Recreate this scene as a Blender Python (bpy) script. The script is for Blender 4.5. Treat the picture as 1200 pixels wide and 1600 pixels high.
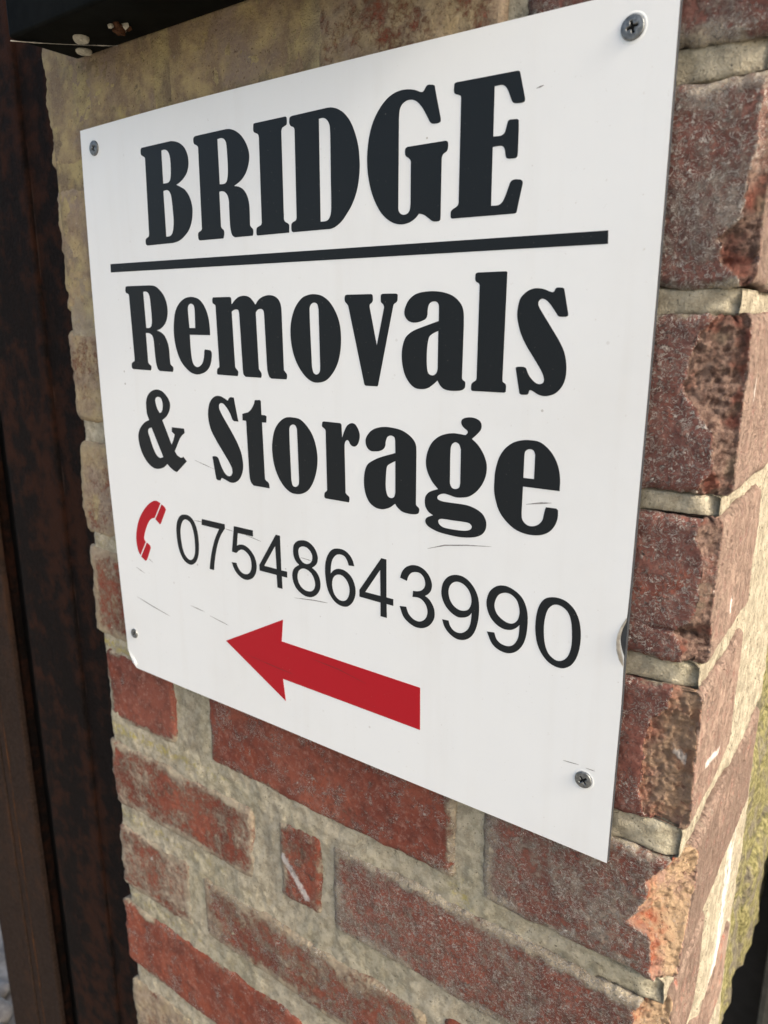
import bpy, bmesh, math, random
from mathutils import Vector, Matrix, noise
from mathutils.geometry import tessellate_polygon

random.seed(7)
scene = bpy.context.scene
C = bpy.context.collection
for ob in list(bpy.data.objects):
    bpy.data.objects.remove(ob)

# ---------------------------------------------------------------- camera
# metres; origin at the centre of the sign, wall faces -Y, X to the right, Z up
right = Vector((0.81256318, 0.58287253, -0.00083707))
down = Vector((0.14217804, -0.19959799, -0.96950815))
fwd = Vector((-0.56526674, 0.7876676, -0.24505765))
cam = bpy.data.cameras.new("camera")
cam.sensor_fit = 'VERTICAL'
cam.sensor_height = 36.0
cam.sensor_width = 27.0
cam.lens = 1166.476 / 1600 * 36.0
cam.clip_start = 0.01
cam.clip_end = 2000
cam.dof.use_dof = True
cam.dof.focus_distance = 0.415
cam.dof.aperture_fstop = 12.0
camo = bpy.data.objects.new("camera", cam)
m = Matrix((right, -down, -fwd)).transposed().to_4x4()
m.translation = Vector((0.29837273, -0.3345947, 0.07057291))
camo.matrix_world = m
C.objects.link(camo)
scene.camera = camo

# ---------------------------------------------------------------- light
SUN_EL = math.radians(33)
SUN_AZ = math.radians(91.7)          # clockwise from +Y: raking along the wall from the right
world = bpy.data.worlds.new("World")
scene.world = world
world.use_nodes = True
wn = world.node_tree
sky = wn.nodes.new('ShaderNodeTexSky')
sky.sky_type = 'NISHITA'
sky.sun_disc = False
sky.sun_elevation = SUN_EL
sky.sun_rotation = SUN_AZ
sky.air_density = 1.0
sky.dust_density = 6.0
sky.ozone_density = 0.2
bg = wn.nodes['Background']
bg.inputs["Strength"].default_value = 0.15
wn.links.new(sky.outputs[0], bg.inputs['Color'])
sd = Vector((math.sin(SUN_AZ) * math.cos(SUN_EL), math.cos(SUN_AZ) * math.cos(SUN_EL), math.sin(SUN_EL)))
sl = bpy.data.lights.new("sun", 'SUN')
sl.energy = 2.1
sl.angle = math.radians(10)
sl.color = (1.0, 0.93, 0.82)
so = bpy.data.objects.new("sun", sl)
so.rotation_euler = sd.to_track_quat('Z', 'Y').to_euler()
C.objects.link(so)

vs = scene.view_settings
scene.display_settings.display_device = 'sRGB'
vs.view_transform = 'Standard'
vs.look = 'None'
vs.gamma = 1
vs.use_curve_mapping = False
vs.exposure = 1.2


# ---------------------------------------------------------------- helpers
def tag(o, label=None, cat=None, group=None, kind=None):
    if label: o['label'] = label
    if cat: o['category'] = cat
    if group: o['group'] = group
    if kind: o['kind'] = kind
    return o


def thing(name, label, cat, loc=(0, 0, 0), group=None):
    o = bpy.data.objects.new(name, None)
    o.empty_display_size = 0.05
    o.location = loc
    C.objects.link(o)
    return tag(o, label, cat, group)


def mesh_obj(name, verts, faces, mat, parent=None, smooth=False, attrs=None, mats=None, midx=None):
    me = bpy.data.meshes.new(name)
    me.from_pydata([tuple(v) for v in verts], [], faces)
    if attrs:
        for k, vals in attrs.items():
            a = me.attributes.new(k, 'FLOAT', 'POINT')
            a.data.foreach_set('value', vals)
    for mm in (mats or [mat]):
        me.materials.append(mm)
    if midx:
        me.polygons.foreach_set('material_index', midx)
    me.polygons.foreach_set('use_smooth', [smooth] * len(me.polygons))
    me.update()
    o = bpy.data.objects.new(name, me)
    C.objects.link(o)
    if parent:
        o.parent = parent
        o.matrix_parent_inverse = Matrix.Translation(-parent.location)
    return o


def bm_obj(name, bm, mat, parent=None, smooth=False):
    me = bpy.data.meshes.new(name)
    bmesh.ops.recalc_face_normals(bm, faces=bm.faces)
    bm.to_mesh(me)
    bm.free()
    me.materials.append(mat)
    me.polygons.foreach_set('use_smooth', [smooth] * len(me.polygons))
    o = bpy.data.objects.new(name, me)
    C.objects.link(o)
    if parent:
        o.parent = parent
        o.matrix_parent_inverse = Matrix.Translation(-parent.location)
    return o


def bm_box(bm, x0, x1, y0, y1, z0, z1, bevel=0.0, segs=2):
    r = bmesh.ops.create_cube(bm, size=1.0)
    for v in r['verts']:
        v.co = Vector((x0 + (v.co.x + .5) * (x1 - x0), y0 + (v.co.y + .5) * (y1 - y0), z0 + (v.co.z + .5) * (z1 - z0)))
    if bevel:
        es = list({e for v in r['verts'] for e in v.link_edges})
        bmesh.ops.bevel(bm, geom=es, offset=bevel, segments=segs, affect='EDGES', profile=0.6)


def n1(x, y, z, s=1.0, seed=0.0):
    return noise.noise(Vector((x * s + seed * 13.7, y * s - seed * 7.1, z * s + seed * 3.3)))


def fr(x, y, z, s=1.0, seed=0.0, o=4):
    return noise.fractal(Vector((x * s + seed * 13.7, y * s - seed * 7.1, z * s + seed * 3.3)), 0.8, 2.1, o)


def piece(tab, z):
    # tab sorted by falling z, rows (z, a, b)
    if z >= tab[0][0]: return tab[0][1:]
    for (za, *va), (zb, *vb) in zip(tab, tab[1:]):
        if z >= zb:
            k = (za - z) / (za - zb)
            return [p + (q - p) * k for p, q in zip(va, vb)]
    return tab[-1][1:]


# ---------------------------------------------------------------- materials
class MB:
    """small node-graph writer"""

    def __init__(self, name):
        self.mat = bpy.data.materials.new(name)
        self.mat.use_nodes = True
        self.t = self.mat.node_tree
        self.bsdf = self.t.nodes['Principled BSDF']
        g = self.t.nodes.new('ShaderNodeNewGeometry')
        self.pos = g.outputs['Position']

    def val(self, v):
        return v

    def link(self, a, b):
        if hasattr(a, 'is_linked') or hasattr(a, 'links'):
            self.t.links.new(a, b)
        else:
            if isinstance(a, (tuple, list)) and len(a) == 3 and b.type == 'RGBA':
                a = (*a, 1.0)
            b.default_value = a

    def math(self, op, a, b=0.0, c=None, clamp=False):
        n = self.t.nodes.new('ShaderNodeMath')
        n.operation = op
        n.use_clamp = clamp
        self.link(a, n.inputs[0])
        self.link(b, n.inputs[1])
        if c is not None: self.link(c, n.inputs[2])
        return n.outputs[0]

    def step(self, x, lo, hi):
        n = self.t.nodes.new('ShaderNodeMapRange')
        n.interpolation_type = 'SMOOTHSTEP'
        self.link(x, n.inputs['Value'])
        n.inputs['From Min'].default_value = lo
        n.inputs['From Max'].default_value = hi
        return n.outputs['Result']

    def shift(self, scale=(1, 1, 1), rnd=True):
        """world position, stretched, moved per object so that no two pieces share a pattern"""
        n = self.t.nodes.new('ShaderNodeMapping')
        self.link(self.pos, n.inputs['Vector'])
        n.inputs['Scale'].default_value = scale
        if rnd:
            oi = self.t.nodes.new('ShaderNodeObjectInfo')
            cm = self.t.nodes.new('ShaderNodeCombineXYZ')
            for i, k in enumerate((3.1, 1.7, 2.3)):
                self.link(self.math('MULTIPLY', oi.outputs['Random'], k), cm.inputs[i])
            self.link(cm.outputs[0], n.inputs['Location'])
        return n.outputs[0]

    def noise(self, scale, detail=4, rough=0.55, dist=0.0, vec=None, out='Fac'):
        n = self.t.nodes.new('ShaderNodeTexNoise')
        self.link(vec if vec is not None else self.pos, n.inputs['Vector'])
        n.inputs['Scale'].default_value = scale
        n.inputs['Detail'].default_value = detail
        n.inputs['Roughness'].default_value = rough
        n.inputs['Distortion'].default_value = dist
        return n.outputs[out]

    def voro(self, scale, feature='F1', vec=None, out='Distance'):
        n = self.t.nodes.new('ShaderNodeTexVoronoi')
        n.feature = feature
        self.link(vec if vec is not None else self.pos, n.inputs['Vector'])
        n.inputs['Scale'].default_value = scale
        return n.outputs[out]

    def mix(self, f, a, b):
        n = self.t.nodes.new('ShaderNodeMix')
        n.data_type = 'RGBA'
        self.link(f, n.inputs[0])
        self.link(a, n.inputs[6])
        self.link(b, n.inputs[7])
        return n.outputs[2]

    def attr(self, name, kind='GEOMETRY'):
        n = self.t.nodes.new('ShaderNodeAttribute')
        n.attribute_type = kind
        n.attribute_name = name
        return n.outputs['Fac']

    def bump(self, h, strength, dist, prev=None):
        n = self.t.nodes.new('ShaderNodeBump')
        n.inputs['Strength'].default_value = strength
        n.inputs['Distance'].default_value = dist
        self.link(h, n.inputs['Height'])
        if prev is not None: self.link(prev, n.inputs['Normal'])
        return n.outputs[0]

    def out(self, col, rough=0.8, normal=None, metal=0.0, spec=0.5):
        b = self.bsdf
        self.link(col, b.inputs['Base Color'])
        self.link(rough, b.inputs['Roughness'])
        self.link(metal, b.inputs['Metallic'])
        self.link(spec, b.inputs['Specular IOR Level'])
        if normal is not None: self.link(normal, b.inputs['Normal'])
        return self.mat


def lichen_colour(M, v):
    """ochre lichen and dust over old limewash"""
    c = M.mix(M.step(M.noise(60, 6, 0.68, vec=v), 0.38, 0.64), (0.235, 0.182, 0.120), (0.480, 0.390, 0.195))
    c = M.mix(M.math('MULTIPLY', M.step(M.noise(24, 4, 0.6, vec=v), 0.50, 0.66), 0.8), c, (0.27, 0.22, 0.18))
    c = M.mix(M.math('MULTIPLY', M.step(M.noise(34, 5, 0.7, vec=v), 0.58, 0.70), 0.8), c, (0.50, 0.42, 0.16))
    c = M.mix(M.math('MULTIPLY', M.step(M.noise(650, 3, 0.7, vec=v), 0.46, 0.66), 0.40), c, (0.42, 0.35, 0.21))
    c = M.mix(M.math('MULTIPLY', M.step(M.noise(480, 4, 0.75, vec=v), 0.58, 0.68), 0.85), c, (0.065, 0.045, 0.028))
    return c


def mat_brick():
    M = MB('fired_brick')
    v = M.shift()
    coat, speck, purple, yellow, hot = (M.attr(k, 'OBJECT') for k in ('coat', 'speck', 'purple', 'yellow', 'hot'))
    chip, edge, retn = M.attr('chip'), M.attr('edge'), M.attr('retn')
    big = M.noise(22, 3, 0.5, vec=v)
    mid = M.noise(95, 6, 0.62, vec=v)
    fine = M.noise(620, 4, 0.65, vec=v)
    salt = M.noise(330, 6, 0.78, 0.4, vec=v)
    red = M.mix(M.step(big, 0.35, 0.65), (0.190, 0.050, 0.031), (0.280, 0.084, 0.050))
    pur = M.mix(M.step(big, 0.35, 0.65), (0.140, 0.066, 0.056), (0.190, 0.083, 0.068))
    base = M.mix(purple, red, pur)
    base = M.mix(M.math('MULTIPLY', M.step(mid, 0.45, 0.7), 0.55), base, (0.075, 0.029, 0.023))
    base = M.mix(M.math('MULTIPLY', M.step(M.noise(48, 4, 0.6, vec=v), 0.56, 0.70), 0.5), base, (0.26, 0.062, 0.030))
    base = M.mix(M.math('MULTIPLY', M.step(M.noise(210, 6, 0.78, vec=v), 0.50, 0.68), 0.50), base, (0.40, 0.25, 0.20))
    base = M.mix(M.math('MULTIPLY', M.step(M.noise(260, 5, 0.75, vec=v), 0.58, 0.70), 0.7), base, (0.052, 0.022, 0.018))
    # beige mortar smear and dust, patchy and gritty, thicker along the joints
    patch = M.math('ADD', M.math('MULTIPLY', mid, 0.50), M.math('MULTIPLY', M.noise(28, 5, 0.62, vec=v), 0.65))
    patch = M.math('ADD', patch, M.math('MULTIPLY', M.math('SUBTRACT', salt, 0.5), 0.75))
    pe = M.step(M.noise(20, 4, 0.6, vec=v), 0.40, 0.66)
    es = M.math('MULTIPLY', edge, M.math('ADD', M.math('MULTIPLY', pe, 0.64), 0.04))
    amt = M.math('ADD', coat, es)
    cf = M.step(M.math('ADD', patch, M.math('SUBTRACT', amt, 1.0)), 0.06, 0.30)
    beige = M.mix(M.step(M.noise(180, 4, vec=v), 0.35, 0.7), (0.235, 0.190, 0.142), (0.43, 0.365, 0.275))
    beige = M.mix(M.math('MULTIPLY', purple, 0.7), beige, (0.33, 0.292, 0.262))
    beige = M.mix(M.math('MULTIPLY', M.step(es, 0.02, 0.25), 0.85), beige, M.mix(M.step(mid, 0.35, 0.66), (0.235, 0.208, 0.150), (0.42, 0.378, 0.275)))
    base = M.mix(M.math('MULTIPLY', cf, 0.90), base, M.mix(yellow, beige, lichen_colour(M, v)))
    # white crusts: grains and broken curls
    rid = M.math('ABSOLUTE', M.math('SUBTRACT', M.noise(250, 5, 0.62, 1.4, vec=v), 0.5))
    rid = M.math('SUBTRACT', 1.0, M.step(rid, 0.010, 0.034))
    msk = M.step(M.math('ADD', M.noise(55, 5, 0.72, vec=v), M.math('MULTIPLY', M.math('SUBTRACT', speck, 0.5), 0.42)), 0.46, 0.58)
    grains = M.step(salt, 0.585, 0.65)
    wf = M.math('MAXIMUM', M.math('MULTIPLY', rid, M.step(fine, 0.36, 0.56)), grains)
    wf = M.math('MULTIPLY', wf, msk)
    sparse = M.math('MULTIPLY', M.step(M.noise(300, 3, 0.6, vec=v), 0.69, 0.74), 0.8)
    wf = M.math('MULTIPLY', M.math('MAXIMUM', wf, sparse), M.math('MINIMUM', M.math('MULTIPLY', speck, 3.0), 0.80))
    base = M.mix(wf, base, (0.74, 0.69, 0.63))
    chalk = M.attr('chalk')
    chf = M.step(M.math('ADD', chalk, M.math('MULTIPLY', M.math('SUBTRACT', M.noise(330, 6, 0.78, vec=v), 0.5), 1.5)), 0.30, 0.75)
    chf = M.math('MULTIPLY', M.math('MULTIPLY', chf, M.step(chalk, 0.0, 0.25)), 0.85)
    # dusty rubbed return face
    strk = M.noise(170, 6, 0.72, vec=M.shift((1, 1, 0.6)))
    dust = M.mix(M.step(strk, 0.32, 0.70), (0.175, 0.116, 0.093), (0.275, 0.205, 0.162))
    dust = M.mix(M.math('MULTIPLY', M.step(fine, 0.62, 0.72), 0.7), dust, (0.32, 0.27, 0.21))
    base = M.mix(M.math('MULTIPLY', retn, M.step(mid, 0.25, 0.48)), base, dust)
    # fracture where the corner has broken away
    grit = M.noise(300, 5, 0.72, vec=v)
    f1 = M.mix(M.step(grit, 0.40, 0.60), (0.150, 0.088, 0.070), (0.350, 0.240, 0.190))
    f1 = M.mix(M.math('MULTIPLY', M.step(M.noise(75, 4, vec=v), 0.52, 0.64), 0.75), f1, (0.21, 0.055, 0.036))
    f1 = M.mix(M.math('MULTIPLY', M.step(M.noise(50, 3, vec=v), 0.55, 0.68), 0.6), f1, (0.18, 0.150, 0.105))
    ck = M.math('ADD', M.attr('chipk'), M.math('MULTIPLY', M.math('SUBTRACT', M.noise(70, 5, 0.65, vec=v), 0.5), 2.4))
    f2 = M.mix(M.step(ck, -0.25, 0.55), (0.42, 0.110, 0.055), (0.56, 0.40, 0.255))  # orange broken brick, paled towards the return: sunlight put into the colour
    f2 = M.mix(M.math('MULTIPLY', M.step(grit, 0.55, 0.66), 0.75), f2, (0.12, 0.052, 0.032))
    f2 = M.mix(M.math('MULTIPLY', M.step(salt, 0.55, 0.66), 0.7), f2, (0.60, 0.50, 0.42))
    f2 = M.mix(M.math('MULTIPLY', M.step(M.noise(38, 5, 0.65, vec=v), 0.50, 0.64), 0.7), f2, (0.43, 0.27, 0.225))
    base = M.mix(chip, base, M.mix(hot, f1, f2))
    base = M.mix(chf, base, (0.60, 0.57, 0.54))
    n = M.bump(mid, 0.7, 0.0024)
    n = M.bump(M.noise(190, 6, 0.75, vec=v), 0.65, 0.0018, n)
    n = M.bump(salt, 0.8, 0.0012, n)
    n = M.bump(cf, 0.6, 0.0005, n)
    n = M.bump(wf, 1.0, 0.0011, n)
    n = M.bump(M.math('MULTIPLY', M.noise(330, 6, 0.78, vec=v), chip), 1.0, 0.0055, n)
    return M.out(base, 0.9, n, spec=0.2)


def mat_mortar():
    M = MB('lime_mortar')
    grain = M.noise(820, 3, 0.7)
    mid = M.noise(120, 6, 0.62)
    low = M.noise(14, 4, 0.55)
    yel, wht, pale, lich = M.attr('yellow'), M.attr('white'), M.attr('pale'), M.attr('lich')
    c = M.mix(M.step(mid, 0.35, 0.66), (0.345, 0.306, 0.225), (0.560, 0.510, 0.385))
    c = M.mix(M.math('MULTIPLY', M.step(low, 0.44, 0.62), 0.6), c, M.mix(M.step(mid, .4, .6), (0.300, 0.278, 0.188), (0.470, 0.435, 0.310)))
    c = M.mix(M.math('MULTIPLY', M.step(M.noise(45, 5, .65), 0.54, 0.68), 0.55), c, (0.52, 0.468, 0.345))
    c = M.mix(M.math('MULTIPLY', M.step(M.noise(520, 4, .7), 0.56, 0.66), 0.55), c, (0.60, 0.55, 0.42))
    c = M.mix(M.math('MULTIPLY', M.step(M.noise(400, 4, .72), 0.60, 0.68), 0.75), c, (0.075, 0.068, 0.048))
    yf = M.math('MULTIPLY', yel, M.step(M.math('ADD', M.noise(150, 6, 0.72), M.math('MULTIPLY', yel, 0.20)), 0.62, 0.76))
    c = M.mix(yf, c, (0.46, 0.395, 0.135))
    c = M.mix(lich, c, lichen_colour(M, M.pos))
    c = M.mix(pale, c, M.mix(M.step(mid, .35, .65), (0.240, 0.214, 0.160), (0.390, 0.355, 0.272)))
    c = M.mix(M.math('MULTIPLY', pale, M.math('MULTIPLY', M.step(M.noise(420, 4, .72), 0.58, 0.64), .8)), c, (0.055, 0.045, 0.030))
    c = M.mix(M.math('MULTIPLY', wht, M.step(M.math('ADD', M.noise(150, 6, 0.8, vec=M.shift((1, 1, .45), False)), M.math('MULTIPLY', wht, 0.16)), 0.54, 0.66)), c, (0.52, 0.52, 0.50))
    n = M.bump(mid, 0.7, 0.0024)
    n = M.bump(M.noise(330, 5, 0.75), 0.8, 0.0022, n)
    n = M.bump(grain, 0.9, 0.0014, n)
    return M.out(c, 0.92, n, spec=0.15)


def mat_white():
    M = MB('white_sign_sheet')
    ve = M.shift((1, 1, 1), False)
    cellv = M.voro(105, vec=ve)
    cellc = M.voro(105, vec=ve, out='Color')
    sep = M.t.nodes.new('ShaderNodeSeparateColor')
    M.link(cellc, sep.inputs[0])
    r = M.math('MULTIPLY', M.step(sep.outputs[0], 0.55, 1.0), 0.085)
    dot = M.math('LESS_THAN', cellv, r)
    dens = M.step(M.noise(16, 3, 0.6), 0.46, 0.68)
    dot = M.math('MULTIPLY', dot, M.math('ADD', M.math('MULTIPLY', dens, 0.55), 0.12))
    smear = M.math('MULTIPLY', M.step(M.noise(9, 5, 0.6), 0.45, 0.75), 0.14)
    drip = M.noise(60, 4, 0.6, vec=M.shift((1, 1, .06), False))
    smear = M.math('ADD', smear, M.math('MULTIPLY', M.step(drip, 0.52, 0.75), 0.10))
    c = M.mix(smear, (0.775, 0.802, 0.795), (0.60, 0.58, 0.52))
    d2 = M.math('MULTIPLY', M.step(M.noise(380, 4, 0.7), 0.635, 0.70), M.math('MULTIPLY', M.step(M.noise(22, 4, 0.65), 0.40, 0.62), 0.45))
    c = M.mix(d2, c, (0.45, 0.42, 0.36))
    c = M.mix(dot, c, (0.30, 0.275, 0.235))
    n = M.bump(M.noise(30, 2), 0.06, 0.002)
    rg = M.math('ADD', 0.33, M.math('MULTIPLY', M.noise(40, 4), 0.14))
    return M.out(c, rg, n, spec=0.45)


def mat_vinyl(name, col, rough=0.42):
    M = MB(name)
    d = M.step(M.noise(850, 2), 0.735, 0.75)
    c = M.mix(M.math('MULTIPLY', d, 0.5), col, (0.30, 0.29, 0.27))
    rg = M.math('ADD', rough - 0.06, M.math('MULTIPLY', M.noise(55, 4), 0.12))
    return M.out(c, rg, M.bump(M.noise(45, 2), 0.05, 0.002), spec=0.2)


def mat_rust(name, dark, rust, amount=0.5, rough=0.8):
    M = MB(name)
    a = M.noise(55, 6, 0.65)
    b = M.noise(300, 5, 0.7)
    s = M.noise(26, 5, 0.6, vec=M.shift((1, 1, 0.18), False))
    c = M.mix(M.step(b, 0.35, 0.68), dark, tuple(x * 1.9 for x in dark))
    f = M.step(M.math('ADD', M.math('MULTIPLY', a, 0.6), M.math('MULTIPLY', s, 0.5)), 0.66 - amount * 0.22, 0.80 - amount * 0.2)
    c = M.mix(M.math('MULTIPLY', f, 0.8), c, rust)
    c = M.mix(M.math('MULTIPLY', M.step(M.noise(700, 2), 0.72, 0.76), 0.4), c, (0.10, 0.085, 0.07))
    n = M.bump(b, 0.8, 0.0014)
    n = M.bump(a, 0.6, 0.003, n)
    return M.out(c, rough, n, spec=0.06)


def mat_plain(name, col, rough=0.6, metal=0.0, bs=0.0, scale=300, var=0.3, spec=0.5):
    M = MB(name)
    a = M.noise(scale, 5, 0.6)
    c = M.mix(M.step(a, 0.3, 0.7), tuple(x * (1 - var) for x in col), tuple(min(1, x * (1 + var)) for x in col))
    return M.out(c, rough, M.bump(a, 0.5, bs) if bs else None, metal, spec)


def mat_moss():
    M = MB('mossy_stone')
    a = M.noise(42, 6, 0.62)
    b = M.noise(210, 5, 0.68)
    c = M.mix(M.step(b, .35, .65), (0.045, 0.04, 0.03), (0.14, 0.125, 0.09))
    mo = M.mix(M.step(b, .38, .64), (0.055, 0.053, 0.017), (0.20, 0.182, 0.085))
    c = M.mix(M.step(a, 0.40, 0.54), c, mo)
    n = M.bump(a, 0.7, 0.006)
    n = M.bump(b, 0.8, 0.002, n)
    return M.out(c, 0.95, n, spec=0.2)


BRICK = mat_brick()
MORTAR = mat_mortar()
WHITE = mat_white()
BLACK_VINYL = mat_vinyl('black_vinyl', (0.0105, 0.0140, 0.0165), 0.42)
RED_VINYL = mat_vinyl('red_vinyl', (0.40, 0.007, 0.016), 0.45)
CORE = mat_plain('black_plastic_core', (0.022, 0.026, 0.032), 0.6, var=0.2)
FOIL = mat_plain('bare_aluminium', (0.62, 0.60, 0.55), 0.28, 1.0, 0.0004, 160)
SCRATCH = mat_plain('scratched_grey', (0.25, 0.245, 0.235), 0.6, var=0.35, scale=500)
SCUFF_RED = mat_plain('scratched_red', (0.14, 0.012, 0.014), 0.6, var=0.3, scale=500)
ZINC = mat_plain('dull_zinc', (0.17, 0.18, 0.18), 0.45, 0.75, 0.0003, 700, 0.35)
RECESS = mat_plain('dark_recess', (0.016, 0.017, 0.017), 0.8, 0.0, var=0.3, spec=.1)  # cross recess coloured darker than the screw head
STEEL = mat_rust('rusty_dark_steel', (0.0066, 0.0050, 0.0045), (0.036, 0.0145, 0.0085), 0.75)
STEEL_B = mat_rust('rusty_brown_steel', (0.022, 0.0145, 0.011), (0.050, 0.026, 0.016), 0.55)
RUST = mat_rust('orange_rust', (0.045, 0.021, 0.011), (0.10, 0.045, 0.018), 0.7)
PAINT = mat_plain('black_gloss_paint', (0.0050, 0.0056, 0.0050), 0.6, 0.0, 0.0004, 60, 0.35, 0.02)
CREAM = mat_plain('cream_paint', (0.40, 0.375, 0.29), 0.7, 0, 0.001, 500, 0.25)
MOSS = mat_moss()
VOID = mat_plain('black_shade_fill', (0.006, 0.007, 0.008), 0.8, 0, 0.001, 60, 0.4)  # near-black colour standing in for deep shade
POST = mat_plain('grey_green_post', (0.060, 0.060, 0.050), 0.8, 0, 0.001, 90, 0.3)
GROUND = mat_plain('gravel_ground', (0.22, 0.205, 0.18), 0.9, 0, 0.01, 40, 0.4)
PEBBLE = mat_plain('grey_pebble', (0.19, 0.175, 0.155), 0.8, 0, 0.002, 60, 0.35)
WEB = mat_plain('dusty_thread', (0.48, 0.45, 0.38), 0.8, var=0.2)

# ---------------------------------------------------------------- ground
gz = -1.05
tag(mesh_obj('ground', [(-400, -400, gz), (400, -400, gz), (400, 400, gz), (-400, 400, gz)], [(0, 1, 2, 3)], GROUND), kind='structure')

# ---------------------------------------------------------------- brick pier
YF = 0.0055      # plane of the brick faces (the sign's face is y = 0)
pier = thing('brick_pier', 'weathered red brick pier with a chipped sunlit corner, carrying the white sign', 'brick pier', (0, 0.1, -0.75))


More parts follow.
